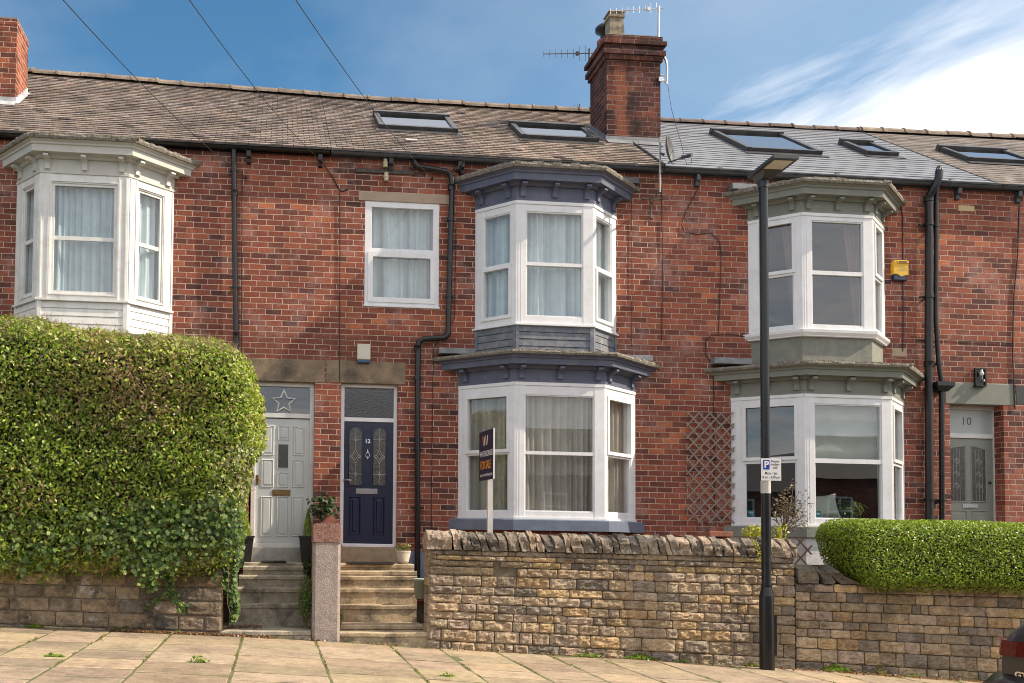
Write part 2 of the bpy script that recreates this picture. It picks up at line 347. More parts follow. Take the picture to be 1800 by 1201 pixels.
PAVEM = stonemat('pavement_flag_stone', .25, .36, .004, bs=34, hi=1.12)
WALLST = stonemat('gritstone', .28, .42, .013, bs=36, hi=1.45)  # high hi paints raking sun highlights into the stone mottling
WALLSL = stonemat('sooty_gritstone', .2, .85, .010, white=.8)
COPM = stonemat('coping_stone', .2, .75, .012, bs=24)
MORT = surf('dark_mortar', (.10, .085, .06), (.17, .14, .1), 14., .95, bump=.008, bscale=60)
MORTL = surf('pale_mortar', (.2, .17, .14), (.32, .28, .23), 14., .95, bump=.008, bscale=60)
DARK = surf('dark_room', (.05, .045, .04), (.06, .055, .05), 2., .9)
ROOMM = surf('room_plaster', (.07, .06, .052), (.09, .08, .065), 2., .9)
GLASS = glass('window_glass'); GLASSD = glass('dark_window_glass', (.84, .88, .88), extra=.075); FROST = glass('obscure_glass', (.45, .47, .47), rough=.18, bump=.004)
SKYG = glass('rooflight_glass', (.25, .3, .35), ior=2., extra=.16)
CURT = cloth('white_net_curtain', (.72, .82, .86), .12); CURTB = cloth('beige_net_curtain', (.58, .53, .46), .12); CURTY = cloth('cream_net_curtain', (.72, .64, .5), .3)
PINK = cloth('pink_curtain', (.5, .25, .24), .3); BLIND = cloth('blind_fabric', (.74, .74, .68), .25)
TILE = stonemat('clay_roof_tile', .08, .55, .003); SLATE = surf('grey_slate', (.185, .19, .205), (.235, .24, .255), 2., .38, bump=.0015, bscale=30, col=True, grime=.15, gcol=(.16, .16, .17))
LEAF = leafmat('privet_leaf', .3, .42); IVYM = leafmat('ivy_leaf', .2, .6); TWIG = surf('twig_bark', (.12, .08, .05), (.2, .14, .09), 30., .9, bump=.002, bscale=100)
HCORE = surf('hedge_light_block', (.018, .02, .008), (.04, .035, .018), 18., 1., bump=.04, bscale=25)  # dark colour of the light-blocking cores added inside the hedges
METAL = surf('galvanised_metal', (.5, .5, .5), (.62, .62, .62), 20., .35, metal=.9); CHROME = surf('chrome', (.75, .75, .76), None, 5., .18, metal=1.)
BRASS = surf('aged_brass', (.3, .2, .09), (.22, .15, .07), 20., .4, metal=.9)
DKTRIM = surf('rooflight_trim', (.05, .05, .055), (.09, .085, .085), 5., .4, metal=.3)
# ================================================================ ground, pavement, road
GY = [-60, -13.4, -7.05, -6.9, -2.4]
def sheet(name, y0, y1, dz, mat, label=None, nx=80, ny=12, x0=-30, x1=30):
    mb = MB(); P = []
    for j in range(ny+1):
        y = y0+(y1-y0)*j/ny
        for i in range(nx+1):
            x = x0+(x1-x0)*i/nx; P.append((x, y, GZ(x, y)+dz))
    mb.add(P, [(j*(nx+1)+i, j*(nx+1)+i+1, (j+1)*(nx+1)+i+1, (j+1)*(nx+1)+i) for j in range(ny) for i in range(nx)], True)
    o = mb.build(name, mat, base=(0, 0, 0)); return tag(o, label, kind='structure')
EARTH = surf('earth', (.05, .04, .028), (.09, .07, .045), 3., 1., bump=.02, bscale=20)
ASPH = surf('asphalt', (.045, .045, .047), (.07, .068, .066), 8., .9, bump=.004, bscale=120)
JOINT = surf('mossy_joint', (.10, .085, .05), (.12, .15, .045), 5., 1., bump=.01, bscale=50)
KERB = surf('kerb_stone', (.25, .22, .18), (.33, .29, .24), 5., .85, bump=.004)
mb = MB(); mb.add([(-400, -400, -3.2), (400, -400, -3.2), (400, 400, -3.2), (-400, 400, -3.2)], [(0, 1, 2, 3)])
tag(mb.build('ground', surf('far_ground', (.06, .07, .04), (.09, .085, .06), .2, 1.), base=(0, 0, 0)), 'open ground spreading away around the street', kind='structure')
sheet('road', -15.5, -7.08, -.12, ASPH, 'grey asphalt road in front of the pavement')
sheet('pavement_bed', -6.95, -2.1, -.006, JOINT, 'mossy sandy joints between the pavement flags')
def hill(y0, y1, dz0, dz1): pass
mb = MB()
P = []
for x in np.linspace(-30, 30, 61):
    for y, dz in ((-7.08, -.2), (-7.08, -.005), (-6.96, 0), (-6.95, -.05)): P.append((x, y, GZ(x, y)+dz))
mb.add(P, [(i*4+j, (i+1)*4+j, (i+1)*4+j+1, i*4+j+1) for i in range(60) for j in range(3)])
tag(mb.build('kerb', KERB, base=(0, 0, 0)), 'pale stone kerb edging the pavement', kind='structure')
# paving flags: columns across the pavement, each cut into flags
mb = MB(); x = -7.; r = random.Random(5); JX = []
while x < 13:
    wd = r.uniform(.58, .95); y = -2.42 - r.uniform(0, .12)
    first = True; JX.append(x)
    while y > -6.85:
        ln = r.uniform(.35, .6) if first else r.uniform(.5, .85); first = False
        y1 = max(y-ln, -6.93); g = .009; gy = .02
        dzs = [r.uniform(-.004, .004) for _ in range(4)]
        sh = r.uniform(-.01, .01); k = r.uniform(.76, 1.16); c = (.41*k, (.320+.012*r.uniform(-1, 1))*k, (.222+.014*r.uniform(-1, 1))*k)
        nx_, ny_ = 5, 5; Pn = []
        xs = [x+g, x+g+.012]+[x+wd*t for t in (.35, .65)]+[x+wd-g-.012, x+wd-g]; ys = [y-gy, y-gy-.012]+[y+(y1-y)*t for t in (.35, .65)]+[y1+gy+.012, y1+gy]
        for j, yy in enumerate(ys):
            for i, xx in enumerate(xs):
                e = -.007 if i in (0, 5) or j in (0, 5) else 0
                s_, t_ = i/5, j/5; dz = dzs[0]*(1-s_)*(1-t_)+dzs[1]*s_*(1-t_)+dzs[2]*(1-s_)*t_+dzs[3]*s_*t_
                q = Vector((xx, yy, 0)); wv = noise.noise(q*2.2)*.006+noise.noise(q*6+Vector((9, 1, 2)))*.003
                ex = noise.noise(q*7)*.009 if e else 0
                Pn.append((xx+sh*t_+ex, yy+ex, GZ(xx, yy)+e+dz+wv))
        mb.add(Pn, [(j*6+i, (j+1)*6+i, (j+1)*6+i+1, j*6+i+1) for j in range(5) for i in range(5)], False, c)
        y = y1
    x += wd
tag(mb.build('pavement', PAVEM, base=(0, 0, 0)), 'worn buff stone flags of the sloping pavement', kind='structure')
# raised garden soil behind the walls
mb = MB()
mb.add([(-12, -2.15, 1.05), (-.75, -2.15, 1.0), (-.75, 0, 1.2), (-12, 0, 1.25)], [(0, 1, 2, 3)])
mb.add([(2.3, -2.15, .75), (6.7, -2.15, .7), (6.7, 0, .85), (2.3, 0, .9)], [(0, 1, 2, 3)])
mb.add([(6.7, -2.15, .7), (18, -2.15, .55), (18, 0, .75), (6.7, 0, .85)], [(0, 1, 2, 3)])
mb.add([(-.75, -2.2, .2), (2.3, -2.2, .12), (2.3, .0, .5), (-.75, .0, .5)], [(0, 1, 2, 3)])
tag(mb.build('garden_ground', EARTH, base=(0, 0, 0)), 'dark soil of the raised front gardens', kind='structure')

# ================================================================ stone walls
def lerp(a, b, t): return a+(b-a)*t
def stone(mb, P00, P10, P11, P01, y, dep, rough, col, seed, nx=6, ny=4, edge=.018):
    """rock-faced block: corner points (x,z) of its front, y = face plane"""
    P = []; o = Vector((seed*3.7, seed*1.3, seed*2.1)); lx = math.hypot(P10[0]-P00[0], P10[1]-P00[1]); lz = abs(P01[1]-P00[1])
    bow = random.uniform(.3, 1.)*rough
    for j in range(ny+1):
        t = j/ny; tt = t if 0 < j < ny else t
        for i in range(nx+1):
            s = i/nx
            x = lerp(lerp(P00[0], P10[0], s), lerp(P01[0], P11[0], s), t); z = lerp(lerp(P00[1], P01[1], t), lerp(P10[1], P11[1], t), s)
            ex = min(s, 1-s)*lx; ez = min(t, 1-t)*lz
            q = Vector((x*11, z*17, 0))+o
            f = noise.noise(q)*rough*1.3+noise.noise(q*2.7)*rough*.9 + .45*bow*min(1, ez/.02)*min(1, ex/.025)
            k = min(1, min(ex, ez)/.02)
            if k < .01: f = 0
            jx = noise.noise(q*.9+Vector((5, 5, 5)))*.006; jz = noise.noise(q*.9+Vector((8, 1, 5)))*.005
            # soften corners
            if i in (0, nx) and j in (0, ny): x += (.006 if i == 0 else -.006); z += (.005 if j == 0 else -.005)
            P.append((x+jx, y-f-(.007 if k > .01 else 0), z+jz))
    n = (nx+1)*(ny+1); fs = [(j*(nx+1)+i, j*(nx+1)+i+1, (j+1)*(nx+1)+i+1, (j+1)*(nx+1)+i) for j in range(ny) for i in range(nx)]
    ring = [i for i in range(nx+1)]+[(nx+1)*j+nx for j in range(1, ny+1)]+[(nx+1)*ny+i for i in range(nx-1, -1, -1)]+[(nx+1)*j for j in range(ny-1, 0, -1)]
    for i in ring: p = P[i]; P.append((p[0], y+dep, p[2]))
    m = len(ring)
    for i in range(m): fs.append((ring[i], n+i, n+(i+1) % m, ring[(i+1) % m]))
    mb.add(P, fs, False, col)
def stcol(r, pal):
    c = r.choice(pal); k = r.uniform(.8, 1.2); return tuple(v*k for v in c)
PALW = [(0.418, 0.318, 0.209), (0.374, 0.287, 0.196), (0.435, 0.335, 0.226), (0.365, 0.291, 0.213), (0.444, 0.309, 0.174), (0.322, 0.257, 0.191), (0.4, 0.304, 0.217), (0.461, 0.335, 0.191), (0.374, 0.287, 0.222), (0.278, 0.226, 0.174), (0.226, 0.191, 0.157), (0.392, 0.313, 0.226), (0.409, 0.304, 0.2)]
PALD = [(.33, .255, .165), (.28, .22, .155), (.38, .28, .15), (.22, .18, .14), (.37, .295, .2)]
PALL = [(.32, .245, .165), (.26, .205, .15), (.36, .27, .175), (.2, .17, .135), (.3, .23, .165)]
def courses(mb, x0, x1, ztop, zbot, hs, y, dep, rough, pal, seed, wmin=.14, wmax=.42, gap=.0045, skip=None, end0=None):
    r = random.Random(seed); tot = sum(hs); acc = 0
    for ci, h in enumerate(hs):                 # from the top down
        ta, tb = acc/tot, (acc+h)/tot; acc += h
        x = x0
        while x < x1-.01:
            wd = r.uniform(wmin, wmax)
            if x+wd > x1-.1: wd = x1-x
            xa, xb = x, x+wd
            f = lambda X, t: lerp(ztop(X), zbot(X), t)
            if not (skip and skip(ci, xa, xb)):
                hgt = f(xa, ta)-f(xa, tb)
                stone(mb, (xa+gap, f(xa, tb)+gap), (xb-gap, f(xb, tb)+gap), (xb-gap, f(xb, ta)-gap), (xa+gap, f(xa, ta)-gap), y+r.uniform(-.006, .006), dep, rough, stcol(r, pal if ci > 2 or r.random() < .4 else PALD),
                      seed*100+ci*31+x, nx=max(5, int(wd/.026)), ny=max(4, int(hgt/.02)))
            x = xb
def coping(mb, x0, x1, zb, zt, ya, yb, r, wmin=.07, wmax=.17, lean=.05, pal=None, first=None):
    x = x0; k = 0
    while x < x1-.02:
        wd = first if (k == 0 and first) else r.uniform(wmin, wmax)
        if x+wd > x1-.05: wd = x1-x
        h = zt(x)-zb(x)+r.uniform(-.03, .015); ln = lean*r.uniform(.5, 1.4) if k else 0; c = stcol(r, pal); sd = r.uniform(0, 99)
        nx, ny, nz = max(3, int(wd/.03)), 5, 7; P = []; idx = {}
        def vid(i, j, l):
            key = (i, j, l)
            if key not in idx:
                s, d, t = i/nx, j/ny, l/nz
                X = x+.008+(wd-.016)*s - ln*(t-.5)*-1*-1; Y = ya+(yb-ya)*d; Z = zb(x)+h*t
                q = Vector((X*11, Y*9, Z*11))+Vector((sd, sd, sd)); a = .028
                rd = max(0, t-.72)/.28; Y += (rd**2)*(.07 if d < .5 else -.07)*abs(d-.5)*2; Z -= .03*(abs(d-.5)*2)**3*t
                X += -max(0, t-.8)*.05*(s-.5)*2*min(1, wd*6)
                X += noise.noise(q)*a*.6 ; Y += noise.noise(q+Vector((4, 4, 4)))*a*1.6+noise.noise(q*2.3)*a; Z += noise.noise(q+Vector((7, 2, 9)))*a*.8*t
                idx[key] = len(P); P.append((X, Y, Z))
            return idx[key]
        fs = []
        for i in range(nx):
            for l in range(nz): fs.append((vid(i, 0, l), vid(i+1, 0, l), vid(i+1, 0, l+1), vid(i, 0, l+1))); fs.append((vid(i+1, ny, l), vid(i, ny, l), vid(i, ny, l+1), vid(i+1, ny, l+1)))
            for j in range(ny): fs.append((vid(i, j, nz), vid(i+1, j, nz), vid(i+1, j+1, nz), vid(i, j+1, nz)))
        for j in range(ny):
            for l in range(nz): fs.append((vid(0, j+1, l), vid(0, j, l), vid(0, j, l+1), vid(0, j+1, l+1))); fs.append((vid(nx, j, l), vid(nx, j+1, l), vid(nx, j+1, l+1), vid(nx, j, l+1)))
        mb.add(P, fs, False, c); x += wd; k += 1
PALC = [(.30, .25, .195), (.23, .20, .16), (.36, .28, .21), (.17, .15, .13), (.30, .25, .2), (.38, .30, .23)]
YW = -2.4
# tall garden wall of number 12
tx0, tx1 = 1.945, 6.73
zt = lambda x: 1.362-(x-1.94)*.0148; zb = lambda x: lerp(.125, -.125, (x-1.94)/4.8)-.03
gw = thing('garden_wall', 'tall coursed buff stone garden wall with slabs set on edge along its top', 'wall', (4.3, -2.25, 0))
mb = MB(); P0 = [(tx0+.02, YW+.016), (tx1-.015, YW+.016), (tx1-.015, YW+.3), (tx0+.02, YW+.3)]
mb.add([(x, y, zb(x)-.1) for x, y in P0]+[(x, y, zt(x)) for x, y in P0], [(3, 2, 1, 0), (4, 5, 6, 7), (0, 1, 5, 4), (1, 2, 6, 5), (2, 3, 7, 6), (3, 0, 4, 7)])
mb.build('mortar_core', MORT, gw)
mb = MB(); hs = [.6, .55, .7, .95, 1.2, .9, 1.0, .95, .85, 1.1, 1.35, 1.2]
courses(mb, tx0, tx1, zt, zb, hs, YW, .12, .021, PALW, 3, wmin=.1, wmax=.46, skip=lambda c, a, b: c in (2, 3) and a < tx0+.75)
courses(mb, tx0, tx0+.83, zt, zb, hs, YW, .12, .006, [(.17, .13, .085)], 4, wmin=.83, wmax=.84, skip=lambda c, a, b: c not in (2,), gap=.006)
courses(mb, tx0, tx0+.83, zt, zb, hs, YW, .12, .006, [(.17, .13, .085)], 4, wmin=.83, wmax=.84, skip=lambda c, a, b: c not in (3,), gap=.004)
# left end of the wall (faces the steps)
r = random.Random(8); z = 1.36
while z > .15:
    h = r.uniform(.08, .14); c = stcol(r, PALW)
    mb.box(tx0-.004, tx0+.1, YW+.002, YW+.3, z-h+.008, z, c); z -= h
mb.build('stone_courses', WALLST, gw)
mb = MB(); coping(mb, tx0-.03, tx1+.02, zt, lambda x: zt(x)+.245, YW-.035, YW+.32, random.Random(12), pal=PALC, first=.33); mb.build('coping', COPM, gw)
# lower garden wall of number 10
lx0, lx1 = 6.74, 12.5
zt2 = lambda x: .965-(x-6.74)*.018; zb2 = lambda x: G(x)-.05
gw2 = thing('garden_wall', 'lower coursed buff stone garden wall running under the small clipped hedge', 'wall', (9.3, -2.25, -.3))
mb = MB(); P0 = [(lx0+.004, YW+.022), (lx1, YW+.022), (lx1, YW+.3), (lx0+.004, YW+.3)]
mb.add([(x, y, zb2(x)-.1) for x, y in P0]+[(x, y, zt2(x)) for x, y in P0], [(3, 2, 1, 0), (4, 5, 6, 7), (0, 1, 5, 4), (1, 2, 6, 5), (2, 3, 7, 6), (3, 0, 4, 7)])
mb.build('mortar_core', MORT, gw2)
mb = MB(); courses(mb, lx0, lx1, zt2, zb2, [.95, 1.05, 1., 1.1, .9, .95, 1.25, 1.45, 1.3], YW+.004, .12, .020, PALW, 9, wmin=.11, wmax=.42, gap=.006)
mb.build('stone_courses', WALLST, gw2)
mb = MB(); coping(mb, lx0+.01, lx0+.74, zt2, lambda x: zt2(x)+.25-max(0, x-7.25)*.45, YW-.03, YW+.3, random.Random(3), wmin=.1, wmax=.2, lean=.22, pal=[(.2, .17, .13), (.17, .145, .12)], first=.3); mb.build('coping', COPM, gw2)
# left garden wall
wx0, wx1 = -7.5, -.604
zt3 = lambda x: 1.2; zb3 = lambda x: G(x)-.04
gw3 = thing('garden_wall', 'sooty coursed stone garden wall below the tall overgrown hedge', 'wall', (-4, -2.25, .4))
mb = MB(); P0 = [(wx0, YW+.02), (wx1-.01, YW+.02), (wx1-.01, YW+.32), (wx0, YW+.32)]
mb.add([(x, y, zb3(x)-.1) for x, y in P0]+[(x, y, zt3(x)) for x, y in P0], [(3, 2, 1, 0), (4, 5, 6, 7), (0, 1, 5, 4), (1, 2, 6, 5), (2, 3, 7, 6), (3, 0, 4, 7)])
mb.build('mortar_core', MORTL, gw3)
mb = MB(); courses(mb, wx0, wx1, zt3, zb3, [1.5, 1.45, 1.5, 1.55, 1.7, .6], YW, .1, .009, PALL, 21, wmin=.28, wmax=.6, gap=.007)
courses(mb, -1.35, wx1, zt3, zb3, [1.5, 1.45, 1.5, 1.55, 1.7, .6], YW-.006, .1, .004, [(.2, .15, .1)], 4, wmin=.83, wmax=.84, skip=lambda c, a, b: c != 1)
r = random.Random(4); z = 1.2
while z > .25:
    h = r.uniform(.12, .19); mb.box(wx1-.08, wx1+.003, YW+.004, YW+.3, z-h+.012, z, stcol(r, PALL)); z -= h
mb.build('stone_courses', WALLSL, gw3)
# gate pier
PIER = surf('worn_pink_pier', (.38, .315, .29), (.28, .235, .215), 12., .9, bump=.011, bscale=75, grime=.55, gcol=(.16, .13, .12), gscale=26.)
PIERC = surf('red_sandstone_cap', (.17, .075, .06), (.36, .22, .18), 22., .9, bump=.010, bscale=45, grime=.6, gcol=(.1, .07, .06), gscale=22.)
pr = thing('gate_pier', 'square pinkish gate pier with a red block on top between the two flights of steps', 'pier', (.67, -2.3, .2))
mb = MB(); px0, px1 = .497, .842; ch = .03
def chpost(mb, x0, x1, y0, y1, z0, z1, ch):
    pts = [(x0+ch, y0), (x1-ch, y0), (x1, y0+ch), (x1, y1-ch), (x1-ch, y1), (x0+ch, y1), (x0, y1-ch), (x0, y0+ch)]
    mb.prism(pts, z0, z1, shear=False)
chpost(mb, px0, px1, YW-.06, YW+.28, .1, 1.43, .035); mb.build('shaft', PIER, pr)
mb = MB(); chpost(mb, px0-.006, px1+.006, YW-.068, YW+.288, 1.435, 1.66, .012); chpost(mb, px0+.02, px1-.02, YW-.04, YW+.26, 1.66, 1.672, .02); mb.build('cap_block', PIERC, pr)
# brick divider wall between the two flights, triangular coping
REDC = surf('red_coping_brick', (.33, .13, .08), (.25, .09, .06), 10., .85, bump=.004, grime=.35, gcol=(.1, .06, .05), gscale=9.)

dv = thing('divider_wall', 'low brick wall with a ridged red coping running back from the gate pier to the doors', 'wall', (.8, -1.1, .6))
mb = MB(); mb.prism([(.66, -2.1), (.84, -2.1), (.86, -.02), (.68, -.02)], .2, 1.6, shear=False); mb.build('brickwork', B_WALL, dv)
mb = MB(); y = -2.11
while y < -.1:
    y2 = y+.26; xo = .75+(y+2.1)*.01
    mb.add([(xo-.12, y, 1.6), (xo+.12, y, 1.6), (xo+.12, y, 1.66), (xo, y, 1.79), (xo-.12, y, 1.66), (xo-.12, y2-.01, 1.6), (xo+.12, y2-.01, 1.6), (xo+.12, y2-.01, 1.66), (xo, y2-.01, 1.79), (xo-.12, y2-.01, 1.66)],
           [(0, 1, 2, 3, 4), (9, 8, 7, 6, 5), (0, 5, 6, 1), (1, 6, 7, 2), (2, 7, 8, 3), (3, 8, 9, 4), (4, 9, 5, 0)]); y = y2
mb.build('coping', REDC, dv)
# brick wall between the gardens of 12 and 10
bw = thing('garden_divider', 'low brick garden wall topped with red bricks on edge beneath the tall trellis', 'wall', (6.4, -1.1, .8))
ax, bx = at(1250, 935, -1.9).x, at(1200, 930, -.15).x
mb = MB(); mb.prism([(ax-.05, -2.05), (ax+.18, -2.05), (bx+.18, -.02), (bx-.05, -.02)], .3, 1.53, shear=False); mb.build('brickwork', B_WALL, bw)
mb = MB(); y = -2.06
while y < -.08:
    xo = lerp(ax, bx, (y+2.06)/2.)+.065; dz = .03*math.sin(y*2)
    mb.fb(Fr(xo, y, 1, 0), -.16, .16, -.068, 0, 1.53+K*xo+dz, 1.60+K*xo+dz, ch=.008); y += .078
mb.build('coping', REDC, bw)

# ================================================================ steps
def steps(name, label, x0, x1, edges, col, wob):
    t = thing(name, label, 'steps', ((x0+x1)/2, -2.3, .2)); 
    for k, (y, z, xa, xb) in enumerate(edges):       # front edge depth, tread height, left, right
        y2 = -.02; zb_ = z-.6 if k else z-.4
        nx = 16; ys = [y, y+.018, lerp(y, y2, .3), y2]; P = []
        mb = MB()
        def wz(x, yy, e): return noise.noise(Vector((x*3, yy*3, k*5)))*wob + e
        for i in range(nx+1):
            X = lerp(xa, xb, i/nx); fx = noise.noise(Vector((X*5, k*9, 1)))*.008
            prof = [(y+.02, zb_), (y+.02, z-.055), (y+fx, z-.05), (y+fx, z-.012), (y+.014+fx, z), (y+.12, z-.002), (lerp(y, y2, .6), z), (y2, z)]
            for yy, zz in prof: P.append((X, yy, zz+(wz(X, yy, 0) if zz > z-.03 else noise.noise(Vector((X*6, zz*9, k)))*.004)))
        m = 8; mb.add(P, [(i*m+j, (i+1)*m+j, (i+1)*m+j+1, i*m+j+1) for i in range(nx) for j in range(m-1)], False, col)
        mb.add(P[:m], [tuple(range(m-1, -1, -1))], col=col); mb.add(P[-m:], [tuple(range(m))], col=col)
        mb.build('step', STEPM, t)
    return t
def stepz(px, py, y): return at(px, py, y).z
LS = [(-2.36, 1118-8, 0), (-1.75, 1083, 0), (-1.45, 1056, 0), (-1.15, 1029, 0), (-.95, 1011, 0), (-.75, 995, 0)]
def e(py, y, px): return stepz(px, py, y)
edR = [(-2.38, e(1112, -2.38, 680), .85, 2.12), (-2.08, e(1099, -2.08, 680), .85, 1.94), (-1.62, e(1064, -1.62, 680), .87, 1.92), (-1.36, e(1035, -1.36, 680), .9, 1.95), (-1.12, e(1013, -1.12, 680), .92, 2.0), (-.95, e(1004, -.95, 680), .93, 2.02)]
edR.append((-.62, e(991.5, -.62, 680), .94, 2.03))
for q in edR: print('stepR', [round(v, 3) for v in q])
steps('stone_steps', 'sunlit worn stone steps climbing to the navy blue front door', .85, 2.0, edR, (.46, .37, .25), .006)
edL = [(-2.4, e(1109, -2.4, 470), -.62, .49), (-1.75, e(1062, -1.75, 490), -.55, .6), (-1.45, e(1034, -1.45, 490), -.5, .6), (-1.2, e(1012, -1.2, 490), -.45, .62), (-.95, e(996, -.95, 490), -.4, .64)]
edL.append((-.6, e(989, -.6, 490), -.4, .64))
for q in edL: print('stepL', [round(v, 3) for v in q])
steps('stone_steps', 'shaded grey stone steps climbing to the pale grey front door', -.6, .49, edL, (.44, .39, .31), .006)

# ================================================================ houses
UA, UB, UC, U0, U1 = .80, 5.94, 11.80, -8.5, 17.
EAVE = lambda x: 7.301-.0095*x
_rx = [-9, -4.36, -.4, 1.8, 6, 7.4, 11, 14.8, 18]; _rz = [10.05, 9.94, 9.80, 9.735, 9.70, 9.604, 9.598, 9.594, 9.58]
RIDGE = lambda x: float(np.interp(x, _rx, _rz))
def RP(x, t, up=0.):                              # point on the front roof slope
    a = Vector((x, -.16, EAVE(x)+.03)); b = Vector((x, 3.4, RIDGE(x)-.03)); d = b-a
    n = Vector((0, -d.z, d.y)).normalized(); return a+d*t+n*up
def roof_hit(px, py):
    lo, hi = -.3, 1.3
    for _ in range(40):
        m = (lo+hi)/2; y = -.16+3.56*m; p = at(px, py, y)
        if p.z > RP(p.x, m).z: lo = m       # ray above roof: go further back
        else: hi = m
    return at(px, py, -.16+3.56*lo).x, lo
hA = thing('terraced_house', 'brick terraced house at the left with a cream painted bay and a pale grey door', 'house', (-3.8, 0, 1.1))
hB = thing('terraced_house', 'brick terraced house with navy blue bay windows and a dark blue door numbered 12', 'house', (3.4, 0, 1.1))
hC = thing('terraced_house', 'brick terraced house with sage green bay windows and a sage door numbered 10', 'house', (8.9, 0, 1.))
hD = thing('terraced_house', 'brick terraced house at the far right edge beside the sage green lintel', 'house', (14.4, 0, .9))
def cutwall(mb, u0, u1, v0, v1, holes, dep=.32, n0=0.):
    us = sorted({u0, u1, *[h[0] for h in holes], *[h[1] for h in holes]}); vs = sorted({v0, v1, *[h[2] for h in holes], *[h[3] for h in holes]})
    for i in range(len(us)-1):
        for j in range(len(vs)-1):
            a, b, c, d = us[i], us[i+1], vs[j], vs[j+1]; cu, cv = (a+b)/2, (c+d)/2
            if any(h[0] < cu < h[1] and h[2] < cv < h[3] for h in holes): continue
            mb.add([FAC.p(a, n0, c), FAC.p(b, n0, c), FAC.p(b, n0, d), FAC.p(a, n0, d)], [(0, 1, 2, 3)])
    for a, b, c, d in holes:
        q = [(a, c), (b, c), (b, d), (a, d)]
        for i in range(4):
            (x0, z0), (x1, z1) = q[i], q[(i+1) % 4]
            mb.add([FAC.p(x0, n0, z0), FAC.p(x0, -dep, z0), FAC.p(x1, -dep, z1), FAC.p(x1, n0, z1)], [(0, 1, 2, 3)])
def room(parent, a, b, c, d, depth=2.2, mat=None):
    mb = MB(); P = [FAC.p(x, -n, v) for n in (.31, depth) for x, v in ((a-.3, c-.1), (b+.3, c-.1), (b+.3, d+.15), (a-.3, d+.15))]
    mb.add(P, [(7, 6, 5, 4), (0, 4, 5, 1), (1, 5, 6, 2), (2, 6, 7, 3), (3, 7, 4, 0)]); mb.build('interior', mat or DARK, parent)

